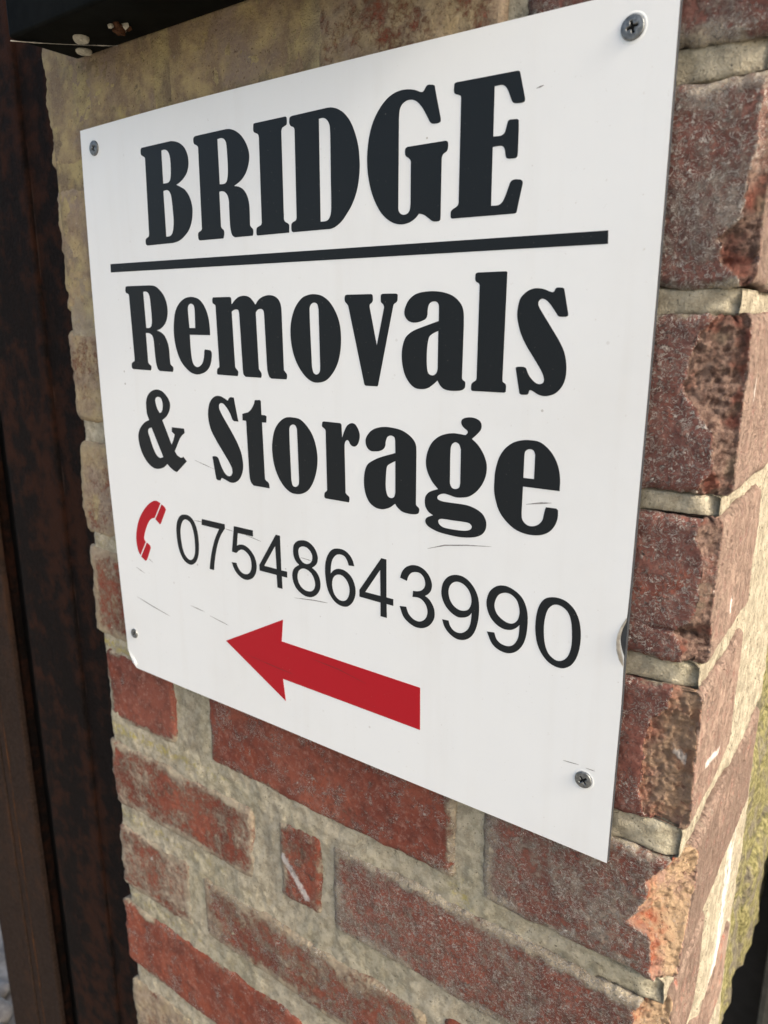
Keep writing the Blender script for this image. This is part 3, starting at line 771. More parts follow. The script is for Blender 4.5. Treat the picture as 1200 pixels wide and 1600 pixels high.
GLYPHS = [
    ('letter', ["-134.7,179.2 -133.9,180.2 -132.1,180.3! -104.9,180.6! -100.4,179.8 -96.1,178.1 -92.2,175.0 -89.9,170.5 -89.6,165.9 -91.3,161.5 -94.9,158.2 -99.4,155.9 -102.3,155.1! -98.6,153.6 -94.3,151.4 -90.7,147.3 -88.7,142.2 -88.6,137.2 -90.2,131.7 -93.1,127.5 -97.5,124.3 -102.4,122.0 -108.2,120.9! -134.8,120.8! -136.4,121.7 -136.2,124.8 -133.0,126.4 -132.4,128.1! -130.9,173.7! -131.7,174.6 -134.2,175.8 -134.9,177.0",
        "-114.4,176.3! -111.5,176.5 -109.0,175.7 -107.2,173.7 -106.4,170.6 -106.3,166.2 -106.8,161.3 -107.9,158.3 -110.0,157.1 -114.7,157.0!",
        "-115.1,152.6! -112.1,152.9 -109.6,152.1 -108.0,149.8 -107.4,146.3 -107.0,140.6 -106.9,134.8 -107.7,129.8 -109.2,126.6 -111.4,125.3 -115.2,125.1!"]),
    ('letter', ["-83.9,179.0 -83.1,180.1 -81.6,180.5! -55.1,180.7! -51.5,180.2 -47.2,178.6 -43.0,175.7 -39.4,171.3 -37.5,167.1 -37.1,163.7 -38.0,159.8 -40.4,155.5 -44.6,151.9 -50.6,149.4! -46.7,148.6 -43.2,146.8 -40.3,143.4 -38.9,139.2 -38.6,135.0 -38.8,126.8! -38.2,125.9 -36.5,124.3 -36.3,122.5 -36.9,120.8! -51.8,120.8! -54.0,122.1 -55.1,124.9 -55.6,129.2 -55.6,138.2 -55.7,142.4 -56.9,145.2 -59.0,146.9 -61.3,147.5 -63.5,147.4! -63.6,127.7! -62.9,126.7 -61.2,125.3 -61.1,122.9 -62.0,120.8! -83.2,120.9! -84.4,121.9 -84.3,125.3 -81.4,126.7 -80.7,127.6! -80.0,173.8! -80.7,174.9 -83.3,176.2 -83.9,177.2",
        "-62.9,176.3! -59.9,176.5 -57.5,175.8 -55.8,173.9 -55.3,171.0 -55.1,165.8 -55.1,160.0 -55.6,155.4 -56.7,152.5 -58.7,151.4 -62.8,151.5!"]),
    ('letter', ["-32.9,179.4 -32.6,180.4 -31.5,180.6! -8.2,180.7! -7.3,180.1 -7.4,176.7 -9.2,175.9 -10.8,175.3 -11.5,173.8! -11.6,128.0! -10.9,126.8 -8.2,125.3 -7.7,124.3 -7.9,120.6! -32.5,120.6! -33.6,121.1 -33.5,124.4 -32.7,125.2 -29.8,126.2 -29.1,127.3! -28.8,172.8! -29.4,174.5 -32.3,175.9 -33.0,176.9"]),
    ('letter', ["-5.3,178.5 -4.8,179.8 -3.1,180.3! 21.9,180.6! 24.8,180.3 29.0,178.9 33.3,176.1 37.1,171.8 40.1,165.9 42.1,159.5 42.8,153.9 42.9,148.7 42.1,142.6 40.5,137.1 37.5,131.5 33.8,127.1 30.1,123.6 25.6,121.2 22.6,120.5! -4.8,120.6! -5.9,121.4 -6.0,124.5 -5.2,125.7 -2.5,126.8 -1.9,128.2! -1.6,173.2! -2.2,174.4 -4.5,175.5 -5.3,176.9",
        "15.8,176.1! 18.4,176.2 20.6,175.4 22.4,173.6 23.3,171.2 23.5,162.4 23.4,146.6 23.4,133.3 23.0,128.4 21.6,125.8 19.7,124.8 15.6,124.7!"]),
    ('letter', ["83.6,180.9 84.8,181.2 87.3,180.8! 88.2,180.2 88.6,178.5! 91.9,165.5! 91.8,164.2 90.3,163.7 87.6,163.8 86.3,164.4 85.4,165.5! 82.0,170.9 79.5,173.8 77.0,175.6 74.5,176.3 72.0,176.2 69.4,174.9 68.1,172.8 67.6,169.0! 67.4,128.0! 67.6,126.2 68.8,124.7 70.7,124.0 73.0,124.4 74.4,125.9 74.9,128.9! 74.9,148.2! 74.6,149.2 73.5,150.2 71.8,151.4 71.4,153.0 71.6,154.7 72.8,155.4! 94.0,155.4! 95.5,155.2 96.2,154.2 96.2,152.1 95.6,150.7 93.6,149.6 92.8,148.1! 92.7,121.0! 92.4,119.8 91.2,119.4 88.7,119.5 87.1,120.2! 85.2,121.6 82.7,123.1 80.1,123.8! 77.6,121.6 73.7,119.9 69.1,119.5 64.5,120.5 60.4,122.7 56.4,126.3 53.0,131.3 50.3,137.2 48.6,143.5 47.8,150.2 48.0,156.3 49.1,162.7 51.1,168.4 54.2,173.3 58.5,177.6 63.0,180.2 68.1,181.3 73.2,181.1 77.5,180.0 80.0,178.9 81.6,178.6! 82.5,179.5"]),
    ('letter', ["99.0,178.2 99.2,179.3 100.2,179.7! 131.6,179.2! 132.5,178.8 132.9,178.0! 135.7,167.3! 135.5,166.3 134.3,165.9 130.9,166.2 129.7,166.8 128.9,168.1! 127.2,171.9 125.8,173.8 124.1,174.7 120.3,174.8! 120.4,153.9! 124.5,153.8 126.1,154.7 126.8,156.6 127.6,159.2! 128.3,159.8 132.2,159.6! 133.0,158.8 133.2,145.6! 132.9,143.9 131.9,143.4 128.7,143.5! 127.5,144.1 127.0,145.4! 126.4,148.0 125.5,149.1 123.9,149.5 120.3,149.5! 120.4,124.1! 124.3,124.1 126.2,125.2 127.8,128.1 129.7,132.9! 130.5,134.0 132.3,134.4 135.0,134.1! 136.1,133.2 136.2,132.1! 133.9,121.1! 133.5,120.0 132.5,119.7! 99.4,120.0! 98.6,120.5 98.5,123.0 99.3,124.1 102.2,125.6 102.8,127.0! 102.9,172.8! 102.5,173.7 99.7,174.9 99.0,175.9"]),
    ('letter', ["-162.5,94.1 -161.7,95.3 -159.5,95.6! -136.2,95.5! -131.2,95.0 -126.5,92.8 -122.0,88.7 -119.6,83.8 -119.1,78.3 -120.4,73.5 -123.0,70.1 -127.2,67.3 -131.6,66.0! -127.5,64.8 -123.9,62.4 -121.5,58.5 -120.3,54.0 -120.2,48.3 -120.0,44.1! -119.3,43.3 -117.5,42.0 -117.2,40.6 -117.9,38.7! -131.6,38.9! -133.5,40.1 -134.8,43.3 -135.4,48.0 -135.7,54.4 -136.0,60.1 -137.1,62.6 -139.9,64.0 -143.8,64.3! -143.7,44.5! -142.9,43.4 -140.7,42.0 -140.6,40.6 -141.4,38.9! -161.1,39.2! -162.4,40.2 -162.0,43.2 -158.9,44.8 -158.5,45.6! -159.1,89.4! -159.6,90.3 -162.4,91.5 -162.7,92.7",
        "-143.3,91.4! -140.7,91.6 -138.2,90.7 -136.9,88.6 -136.4,84.8 -136.1,77.8 -136.3,71.5 -137.5,68.7 -139.7,67.6 -142.9,67.7!"]),
    ('letter', ["-112.7,74.2 -110.8,78.9 -106.9,83.3 -101.9,86.1 -96.0,87.2 -89.9,86.5 -85.5,84.3 -81.9,80.0 -79.6,74.7 -78.8,69.4 -78.7,63.3! -98.3,63.4! -98.3,55.1 -97.7,47.5 -96.4,44.4 -94.0,42.9 -91.3,43.0 -88.0,45.0 -86.0,48.5 -85.0,53.6! -84.1,54.2 -79.1,53.7! -78.2,52.1 -78.9,47.3 -81.0,43.2 -84.3,40.4 -88.6,38.7 -93.9,37.9 -99.6,39.1 -104.7,42.1 -109.1,46.5 -112.2,52.7 -113.9,59.7 -114.0,67.3",
        "-98.2,67.7! -98.5,74.1 -98.6,80.2 -97.5,82.3 -95.4,83.0 -92.9,82.1 -92.1,79.4 -92.5,67.7!"]),
    ('letter', ["-74.8,85.4 -74.1,86.4 -72.7,86.5! -59.4,86.5! -58.0,85.9 -57.7,81.9! -54.3,84.7 -50.5,86.5 -45.8,86.9 -41.8,85.9 -38.8,83.5 -37.1,81.5! -33.8,84.7 -29.2,86.4 -24.8,86.8 -20.6,85.9 -17.7,83.8 -16.1,80.4 -15.8,74.9! -15.5,43.4! -14.8,42.7 -13.2,41.0 -13.1,39.4 -13.7,38.0! -26.1,38.0! -27.8,39.1 -29.0,42.3 -29.3,45.5! -30.1,76.3! -30.6,78.0 -32.3,79.0 -35.0,78.7 -37.1,77.0! -36.4,43.3! -34.5,41.1 -34.2,39.5 -34.8,38.1! -48.1,38.2! -49.9,39.6 -50.4,42.9! -51.3,76.4! -52.0,78.5 -53.8,79.0 -56.2,78.5 -57.9,77.6! -57.2,44.0! -56.3,42.8 -54.8,41.4 -54.8,39.7 -55.4,38.3! -73.3,38.6! -74.1,39.2 -73.7,42.1 -72.0,43.2 -71.6,43.8! -72.2,81.0! -72.5,81.8 -74.4,82.8 -74.9,83.8"]),
    ('letter', ["-9.2,66.4 -8.0,73.1 -4.8,79.7 0.3,84.6 5.3,86.3 10.1,86.6 15.6,85.5 20.9,82.2 25.4,76.4 28.0,70.1 28.8,63.1 28.2,55.5 26.0,48.4 22.3,42.9 17.5,38.8 11.8,37.2 6.9,37.5 2.0,40.0 -2.8,44.8 -6.4,50.8 -8.6,57.9",
        "6.0,78.4 7.1,81.0 9.5,82.0 11.9,81.1 12.8,78.3! 13.1,46.8! 12.8,43.8 11.5,42.2 9.7,41.8 7.9,42.7 6.8,46.0!"]),
    ('letter', ["31.8,84.3 32.3,85.5 33.5,85.8! 49.6,85.8! 50.8,85.3 51.1,82.6! 50.5,81.5 49.0,80.4 48.8,79.3! 53.6,58.9! 58.5,78.9! 58.0,80.2 56.6,81.4 56.3,82.5 56.4,85.2! 57.3,85.7 65.9,85.7! 67.1,85.2 67.1,82.3! 66.5,81.4 64.7,80.2 64.3,79.1! 54.4,37.7! 53.9,37.0! 45.9,37.0! 45.0,37.6! 34.5,78.9! 34.0,80.2 32.2,82.0 31.8,82.9"]),
    ('letter', ["71.5,76.0 72.1,78.7 74.4,82.4 78.3,85.0 83.2,86.1 89.6,86.3 95.3,85.6 100.3,84.0 104.0,81.4 106.2,78.5 107.1,75.2 107.3,69.0! 107.0,43.6! 107.4,42.8 108.8,41.8 109.0,40.2 108.6,38.6 106.8,37.5 103.3,37.0 99.5,37.0 96.3,37.7 94.0,39.5 92.5,41.8! 89.8,39.6 86.5,37.6 82.6,36.9 78.5,37.4 75.1,39.8 72.3,43.6 70.6,48.6 70.0,53.6 70.5,58.6 72.2,63.0 74.9,65.5 78.8,67.4 82.8,68.7 92.7,71.7! 92.7,77.9! 92.4,79.8 91.3,81.0 89.7,81.3 87.8,80.9 86.5,79.6 85.9,77.0 85.8,74.8 85.0,73.0 82.7,71.8 79.5,71.0 76.5,71.0 73.8,72.0 72.1,73.9",
        "92.5,66.8! 90.0,65.8 87.4,64.2 86.5,62.1 85.9,58.3 85.7,52.9 86.0,48.0 86.7,45.5 88.1,44.5 90.0,44.4 91.6,45.4 92.4,47.4 92.5,50.3!"]),
    ('letter', ["113.1,92.7 113.3,93.9 114.4,94.4! 129.5,94.4! 130.2,94.0! 129.7,44.0! 130.0,42.7 131.5,41.7 131.8,40.5 131.7,37.9! 130.8,37.5! 113.2,37.5! 112.5,38.0 112.6,40.9 113.7,42.0 114.9,42.7 115.4,43.7! 115.6,88.4! 115.2,89.3 113.6,90.2 113.1,91.2"]),
    ('letter', ["154.9,85.9 155.6,86.3 158.2,86.2! 159.0,85.8! 161.6,74.8! 161.5,73.8 160.5,73.4 157.7,73.4! 156.7,73.9 156.0,74.8! 153.2,78.4 151.0,80.6 149.1,81.5 147.8,81.3 146.8,80.2 146.9,78.5 148.7,75.6 154.4,67.7 158.4,62.0 160.7,57.7 161.9,53.3 162.3,49.0 161.8,44.8 160.2,41.3 157.7,38.7 154.5,37.3 151.3,37.0 148.5,37.7 146.3,38.9 144.6,39.5! 144.1,39.0 143.8,37.7! 143.0,37.2 140.2,37.0! 139.1,37.6! 136.6,49.4! 136.8,50.0 138.5,50.3 140.7,50.3! 141.9,49.8! 143.7,46.3 146.0,43.9 148.0,42.7 149.9,42.6 151.2,43.4 151.4,45.1 150.2,48.1 146.6,53.4 141.9,59.8 138.6,65.6 136.9,70.6 136.2,74.5 136.5,78.4 137.5,81.8 139.9,84.4 142.8,85.9 146.0,86.3 149.2,85.8 151.8,84.8 153.4,84.3! 154.3,84.7"]),
    ('ampersand', ["-149.6,15.7 -147.8,20.3 -143.8,23.9 -137.7,25.9 -131.5,25.2 -126.7,22.2 -123.9,18.7 -123.5,15.1 -125.0,11.3 -128.3,7.7 -133.0,4.9! -124.7,-11.7! -121.7,-7.0 -120.7,-4.3! -121.7,-3.5 -123.4,-2.3 -123.1,0.7! -110.4,0.7! -110.0,-2.3! -113.2,-4.4 -115.7,-6.9! -121.7,-16.0! -119.7,-18.5 -116.4,-19.9 -114.8,-20.0! -113.0,-19.1! -109.7,-22.0! -121.0,-30.9! -124.4,-30.0 -128.2,-28.1 -130.9,-26.0! -134.7,-28.8 -140.9,-30.7 -146.8,-30.6 -152.6,-27.7 -157.5,-22.7 -160.4,-16.7 -161.6,-9.7 -160.1,-4.9 -156.5,-0.8 -151.9,2.3 -147.5,3.9! -149.4,8.2",
        "-139.2,18.2 -138.2,20.1 -135.4,21.0 -132.6,20.0 -131.3,16.8 -131.7,13.1 -133.1,10.7 -135.2,9.6! -137.6,12.7",
        "-145.5,-1.3! -134.8,-21.5! -138.7,-22.5 -142.6,-20.4 -146.1,-14.6 -148.4,-8.6 -149.8,-4.9 -148.9,-2.5"]),
    ('letter', ["-65.6,22.3! -64.0,24.2 -62.5,24.8! -59.9,24.6! -56.7,9.5! -60.7,9.5! -62.1,10.3! -63.8,13.9 -67.0,17.9 -69.8,20.1 -72.1,20.4 -73.9,19.2 -73.9,16.4 -71.4,12.4 -65.4,4.8 -60.0,-2.4 -56.5,-8.3 -54.7,-13.7 -54.3,-20.0 -55.9,-25.1 -58.9,-29.0 -63.1,-31.3 -67.1,-31.6 -71.6,-30.4 -75.0,-29.5! -75.8,-30.3 -76.6,-31.5! -79.5,-31.5! -80.7,-30.6! -83.2,-15.9! -81.8,-15.5 -78.7,-15.6 -77.3,-16.8! -75.1,-21.6 -72.3,-25.6 -69.4,-27.4 -66.8,-27.3 -64.9,-25.5 -64.7,-22.6 -66.2,-19.5 -71.8,-12.6 -78.4,-4.7 -83.0,2.0 -85.0,9.0 -84.8,14.6 -83.0,19.7 -79.6,23.3 -75.4,24.9 -71.4,24.6 -68.0,23.4"]),
    ('letter', ["-52.8,10.6! -52.7,14.7! -51.0,15.2 -47.1,16.3 -44.2,18.6 -42.1,21.4 -41.0,24.1! -36.8,24.4! -35.9,23.8! -35.8,15.2! -32.7,15.2! -31.4,14.5! -31.9,10.7! -35.6,10.5! -35.0,-25.5! -34.1,-26.4 -31.8,-27.9 -31.2,-31.1! -45.3,-31.1! -47.2,-29.7 -48.4,-27.1 -48.9,-22.9! -49.6,10.5!"]),
    ('letter', ["-27.7,-5.6 -26.8,1.2 -24.5,7.4 -20.2,12.3 -15.2,15.0 -9.9,15.5 -3.9,14.8 1.0,11.7 5.5,6.6 8.2,0.4 9.4,-6.5 8.8,-13.7 6.3,-21.2 2.3,-27.3 -2.2,-30.4 -7.0,-31.7 -12.8,-31.5 -18.5,-28.3 -23.2,-22.7 -26.5,-14.9",
        "-12.7,7.7 -11.9,10.0 -9.7,11.2 -7.5,10.7 -6.3,8.5! -5.8,-22.7! -6.4,-25.7 -8.9,-27.4 -11.3,-26.7 -12.3,-23.4!"]),
    ('letter', ["13.6,13.2 14.0,14.5 15.2,14.9! 27.3,14.8! 28.2,14.0! 28.5,6.3! 30.3,10.5 32.3,13.7 35.1,15.3 37.8,15.1 40.0,12.8 41.3,9.6 41.1,6.5 39.9,3.7 38.0,2.2 36.1,2.2 34.5,3.2 33.4,4.9 32.2,5.4 30.9,4.4 30.2,2.5! 30.5,-26.0! 31.3,-26.8 33.0,-27.9 33.4,-29.1 33.0,-31.4! 15.3,-31.4! 14.3,-30.7 14.5,-28.1 16.2,-26.6 16.5,-25.8! 16.2,9.4! 15.8,10.3 13.7,11.7 13.5,12.3"]),
    ('letter', ["45.5,6.3 46.8,9.4 49.8,12.4 53.9,14.2 59.0,15.1 64.1,15.0 69.7,14.2 74.3,12.3 77.8,9.7 79.5,7.0 79.9,3.5! 79.9,-26.1! 80.5,-26.9 81.9,-27.9 82.1,-29.4 81.4,-31.0 78.9,-31.8 75.0,-32.0 70.7,-31.4 67.5,-29.4 66.0,-27.6! 62.7,-30.1 59.7,-31.4 56.8,-32.1 52.6,-31.8 48.4,-29.6 45.8,-25.8 44.4,-21.0 44.2,-15.4 45.2,-10.3 47.1,-7.0 50.9,-4.5 55.3,-2.4 66.1,1.2! 65.9,8.1! 65.4,9.8 63.7,10.6 61.9,10.4 60.5,9.4 59.5,6.9 59.2,4.5 57.9,2.6 55.3,1.3 52.4,0.8 49.0,0.8 46.4,2.7",
        "66.1,-3.3! 63.4,-4.7 60.8,-6.4 60.0,-8.6 59.6,-13.6 59.5,-18.5 60.1,-22.1 61.2,-24.1 63.4,-24.7 65.3,-23.7 66.1,-21.3!"]),
    ('letter', ["107.2,21.2 107.8,22.8 110.0,23.8 113.7,24.1 117.1,23.2 118.8,21.5 118.9,18.8 117.0,16.2 113.7,13.2! 117.2,10.5 120.4,6.4 122.3,2.2 122.8,-1.1 122.2,-5.6 120.1,-10.3 116.8,-14.4 112.8,-17.2 108.7,-18.3 104.8,-18.6 100.8,-17.9 97.9,-17.6 95.2,-18.4 93.6,-19.9 93.9,-21.1 96.3,-21.9 101.6,-22.0 108.1,-21.9 112.6,-22.1 117.1,-23.2 120.9,-25.2 123.0,-28.0 123.6,-30.8 123.1,-33.7 121.3,-36.3 118.2,-38.1 113.8,-39.3 108.0,-40.0 101.4,-39.9 94.6,-39.3 89.1,-37.7 86.7,-36.0 86.2,-34.0 87.3,-32.3 91.1,-30.5! 88.3,-29.1 86.2,-26.4 85.7,-22.9 86.4,-20.1 88.8,-17.7 94.0,-15.6! 90.4,-12.2 87.6,-7.9 86.3,-4.0 86.1,-0.5 87.1,4.2 89.7,9.1 93.6,12.5 98.1,14.4 102.6,15.2 106.4,15.1 109.9,14.8! 111.1,16.0 111.0,17.1 109.2,18.3 107.8,19.6",
        "101.2,6.7 102.0,9.3 104.1,10.6 106.3,9.7 107.4,7.1! 107.5,-10.7! 106.9,-13.1 104.8,-14.2 102.7,-13.9 101.4,-12.1 101.2,-10.4!",
        "94.4,-33.3 95.2,-32.1 97.2,-31.6 103.1,-31.5 109.7,-31.3 113.5,-31.5 115.1,-33.0 114.6,-34.5 113.0,-35.5 109.8,-36.2 103.3,-36.5 97.9,-36.3 95.2,-35.0"]),
    ('letter', ["127.3,-7.7 127.7,-1.6 129.5,5.1 132.6,10.0 136.8,13.3 141.3,14.9 145.8,15.4 150.9,14.9 155.1,12.4 158.6,8.6 161.1,3.7 162.3,-1.9 162.4,-7.9! 143.2,-8.0! 143.1,-21.6! 143.5,-24.6 145.1,-26.6 147.4,-27.6 150.0,-27.3 152.5,-26.0 154.4,-23.5 155.0,-20.4 155.5,-17.9! 155.9,-16.8! 161.2,-16.7! 162.2,-17.5! 162.2,-21.5 160.9,-25.5 158.3,-28.9 154.5,-31.1 150.0,-32.0 144.8,-31.9 139.4,-30.3 134.4,-26.8 130.6,-22.3 128.3,-16.5 127.4,-12.2",
        "143.2,-3.6! 143.2,8.1! 143.7,9.8 145.8,11.0 148.0,10.4 148.9,8.4! 148.9,-3.6!"]),
    ('digit', ["-125.9,-71.6 -124.2,-66.6 -120.8,-62.5 -116.6,-61.0 -111.5,-61.1 -107.2,-63.6 -104.3,-68.2 -102.9,-74.2 -102.7,-82.0 -104.0,-89.4 -106.7,-94.2 -111.0,-97.3 -115.1,-97.7 -119.6,-95.9 -123.2,-91.7 -125.5,-85.2 -126.2,-78.1",
        "-121.8,-75.0 -120.4,-69.2 -117.7,-65.4 -114.7,-64.4 -110.8,-65.7 -108.4,-69.6 -107.0,-75.7 -106.8,-82.7 -107.6,-88.4 -109.8,-92.4 -113.0,-94.2 -116.4,-93.2 -119.5,-89.8 -121.3,-83.7"]),
    ('digit', ["-97.8,-61.4! -74.8,-61.6! -74.8,-64.6! -79.4,-70.3 -82.6,-76.2 -85.3,-83.6 -87.4,-91.8 -88.3,-97.0! -92.8,-97.0! -91.2,-89.4 -88.3,-80.3 -85.0,-72.8 -80.7,-66.0! -98.5,-65.7!"]),
    ('digit', ["-65.9,-61.5! -48.1,-61.6! -48.2,-65.8! -62.5,-65.8! -63.9,-74.8! -61.0,-73.6 -57.4,-73.3 -53.4,-74.5 -50.1,-76.9 -47.3,-80.4 -46.0,-85.4 -47.0,-90.8 -49.7,-94.7 -53.9,-97.1 -58.5,-97.7 -63.5,-96.0 -67.4,-92.6 -69.9,-87.7! -65.3,-87.3! -63.7,-90.7 -60.7,-93.2 -57.2,-93.8 -53.6,-92.5 -51.4,-89.4 -50.8,-85.2 -51.8,-80.9 -54.7,-78.1 -58.1,-76.8 -61.2,-77.4 -65.0,-80.3! -69.1,-79.9!"]),
    ('digit', ["-27.4,-61.1! -23.7,-61.2! -23.6,-84.5! -18.5,-84.4! -18.6,-88.5! -23.3,-88.5! -23.1,-97.1! -27.6,-97.1! -27.9,-88.5! -43.3,-88.5! -43.4,-84.5!",
        "-28.3,-68.8! -38.9,-84.3! -27.7,-84.4!"]),
    ('digit', ["-12.7,-69.1 -12.0,-65.4 -9.6,-62.7 -5.5,-61.1 -0.6,-61.0 3.7,-63.0 6.6,-66.3 7.8,-70.2 7.0,-73.8 5.0,-76.1 2.8,-77.6! 6.2,-79.6 8.5,-82.6 9.5,-86.6 8.8,-91.0 6.2,-94.7 2.2,-97.2 -2.8,-97.8 -7.7,-96.3 -11.7,-93.2 -13.8,-88.6 -13.9,-84.3 -12.1,-80.7 -7.9,-77.7! -10.6,-75.8 -12.3,-72.9",
        "-8.3,-69.0 -7.5,-66.6 -4.7,-65.0 -1.2,-65.1 1.6,-66.8 3.3,-69.7 2.9,-72.9 1.1,-75.0 -1.6,-76.0 -4.7,-75.5 -7.3,-73.0",
        "-9.6,-85.6 -8.5,-82.1 -5.7,-79.9 -2.2,-79.5 1.8,-81.2 4.3,-84.5 5.1,-88.6 3.6,-92.1 0.5,-93.8 -3.6,-93.8 -7.1,-91.9 -9.1,-89.0"]),
    ('digit', ["36.4,-70.1! 32.2,-70.5! 31.0,-67.6 29.0,-65.3 25.7,-64.7 22.4,-65.8 19.6,-69.1 18.4,-73.0 17.9,-78.5! 20.5,-75.7 24.3,-74.1 28.8,-74.3 32.9,-76.3 35.7,-79.8 37.2,-85.0 36.6,-89.8 34.3,-94.1 30.5,-97.2 26.3,-97.8 21.7,-96.6 18.0,-93.6 15.2,-88.9 13.9,-82.9 13.5,-76.8 14.2,-71.1 16.5,-65.9 19.9,-62.5 24.1,-61.3 28.7,-61.5 32.7,-63.6 35.1,-66.5",
        "19.0,-84.0 20.0,-80.7 22.5,-78.4 25.9,-77.7 29.2,-79.1 31.6,-82.0 32.6,-85.9 31.9,-89.9 29.8,-93.1 26.8,-94.3 23.5,-93.8 20.6,-91.3 19.2,-87.7"]),
    ('digit', ["56.3,-61.4! 60.0,-61.5! 60.0,-84.7! 64.9,-84.8! 64.9,-88.9! 60.1,-88.8! 60.3,-97.5! 55.7,-97.5! 55.7,-88.9! 40.1,-88.6! 40.1,-84.3!",
        "55.5,-68.7! 44.5,-84.7! 55.7,-84.8!"]),
    ('digit', ["74.3,-71.6! 69.6,-70.6! 70.9,-66.8 73.5,-63.6 77.1,-61.7 81.0,-61.2 85.0,-62.2 88.3,-64.6 90.3,-67.7 91.1,-71.0 90.4,-74.2 88.7,-76.5 86.6,-78.0! 89.1,-79.3 91.3,-81.7 92.9,-85.1 93.0,-89.6 91.1,-93.5 88.3,-96.3 84.4,-98.0 80.0,-98.2 75.6,-96.6 71.9,-93.6 69.4,-87.9! 73.9,-87.4! 75.5,-91.1 78.5,-93.6 82.2,-94.4 85.4,-93.2 87.7,-90.5 88.4,-86.8 87.4,-83.5 85.2,-81.1 82.4,-80.0 78.2,-80.4! 78.6,-76.7! 81.2,-76.4 84.1,-75.3 86.2,-72.9 86.6,-70.0 85.5,-67.1 83.2,-65.3 80.4,-65.1 77.5,-66.1 75.4,-68.5"]),
    ('digit', ["98.1,-89.3! 102.2,-89.1! 103.3,-92.0 105.7,-94.2 108.7,-94.8 111.6,-93.9 114.5,-91.2 116.0,-87.3 116.6,-81.2! 114.7,-83.5 111.8,-85.0 108.1,-85.6 103.8,-84.0 99.9,-80.6 97.6,-76.0 97.3,-72.2 98.3,-67.7 101.2,-63.8 105.3,-61.8 109.9,-61.6 114.0,-63.3 117.8,-67.0 120.2,-71.8 121.0,-77.7 120.6,-84.7 119.0,-90.9 116.3,-95.4 112.2,-98.1 107.6,-98.6 103.2,-96.8 99.9,-93.6",
        "101.8,-72.3 102.6,-68.7 105.0,-66.1 107.9,-65.3 111.3,-66.1 114.2,-68.5 115.9,-72.0 116.1,-76.1 114.5,-79.6 111.7,-81.1 108.4,-81.2 104.9,-79.4 102.7,-76.4"]),
    ('digit', ["126.1,-89.6! 130.5,-89.1! 132.0,-92.6 134.8,-94.5 138.7,-94.8 141.7,-93.3 143.9,-89.9 144.7,-86.3 144.8,-81.4! 142.8,-83.6 139.8,-85.3 135.6,-85.7 131.2,-84.0 127.5,-80.4 125.5,-75.5 125.4,-71.4 127.0,-66.6 130.4,-63.2 133.8,-61.9 137.6,-61.9 142.3,-63.7 145.8,-66.5 148.2,-71.1 149.2,-76.3 149.1,-83.7 147.9,-90.0 145.3,-94.8 141.9,-97.7 137.7,-98.9 133.0,-98.1 129.3,-95.6",
        "130.0,-74.1 130.7,-70.2 132.5,-67.2 135.9,-65.5 139.3,-65.7 142.5,-68.0 144.1,-71.6 144.5,-75.2 143.4,-79.2 140.8,-81.5 137.7,-81.7 134.2,-80.3 131.4,-77.9"]),
    ('digit', ["153.7,-81.8 153.8,-74.5 155.1,-68.4 157.7,-64.2 161.2,-62.4 165.4,-62.0 169.7,-63.1 173.7,-66.3 176.4,-71.3 177.7,-78.0 177.6,-85.1 176.3,-91.2 173.8,-95.9 170.1,-98.6 166.2,-99.0 161.8,-97.6 157.9,-94.0 155.1,-88.9",
        "158.3,-80.7 158.5,-74.9 159.8,-69.5 162.2,-66.5 164.9,-65.6 168.2,-66.5 170.7,-68.7 172.4,-72.9 173.2,-79.1 173.3,-85.5 172.1,-90.9 169.8,-94.1 166.7,-95.5 163.8,-94.7 161.1,-92.4 159.2,-87.8"]),
    ('red_handset_grip', ["-170.9,-101.0! -172.9,-98.6 -174.2,-93.7 -174.4,-87.8 -172.4,-79.9 -168.9,-72.6 -163.5,-65.6 -156.5,-59.3 -150.5,-55.9 -146.7,-55.1 -142.0,-56.3! -150.2,-68.7! -153.4,-69.5 -156.8,-72.0 -160.6,-77.2 -163.4,-82.6 -164.7,-87.0 -163.0,-89.2!"]),
    ('red_handset_earpiece', ["-140.9,-57.0! -138.0,-58.3 -136.3,-60.3! -143.2,-71.5 -144.5,-72.6! -149.3,-69.4!"]),
    ('red_handset_mouthpiece', ["-161.9,-89.5! -158.5,-91.0 -157.5,-92.9! -163.2,-103.2 -165.3,-104.6! -170.1,-102.1!"]),
    ('red_arrow', ["-80.1,-148.2! -23.7,-118.7! -25.6,-134.6! 84.1,-135.4! 84.4,-162.7! -25.7,-161.9! -23.8,-177.8!"]),
    ('underline', ["-177.1,110.9! 177.6,109.4! 177.9,103.9! -177.5,105.3!"]),
]


handset = None
for name, loops in GLYPHS:
    L = [smooth_outline(s) for s in loops]
    m_ = RED_VINYL if name.startswith('red') else BLACK_VINYL
    nm = name[4:] if name.startswith('red_') else name
    par = sign
    if nm.startswith('handset'):
        if handset is None:
            handset = bpy.data.objects.new('telephone_symbol', None)
            handset.empty_display_size = .01
            C.objects.link(handset)
            handset.parent = sign
            handset.location = Vector((0, 0, 0)) - sign.location
        o = plate(nm, L, -0.00012, 0.0, m_, None)
        o.parent = handset
    else:
        o = plate(nm, L, -0.00012, 0.0, m_, sign)

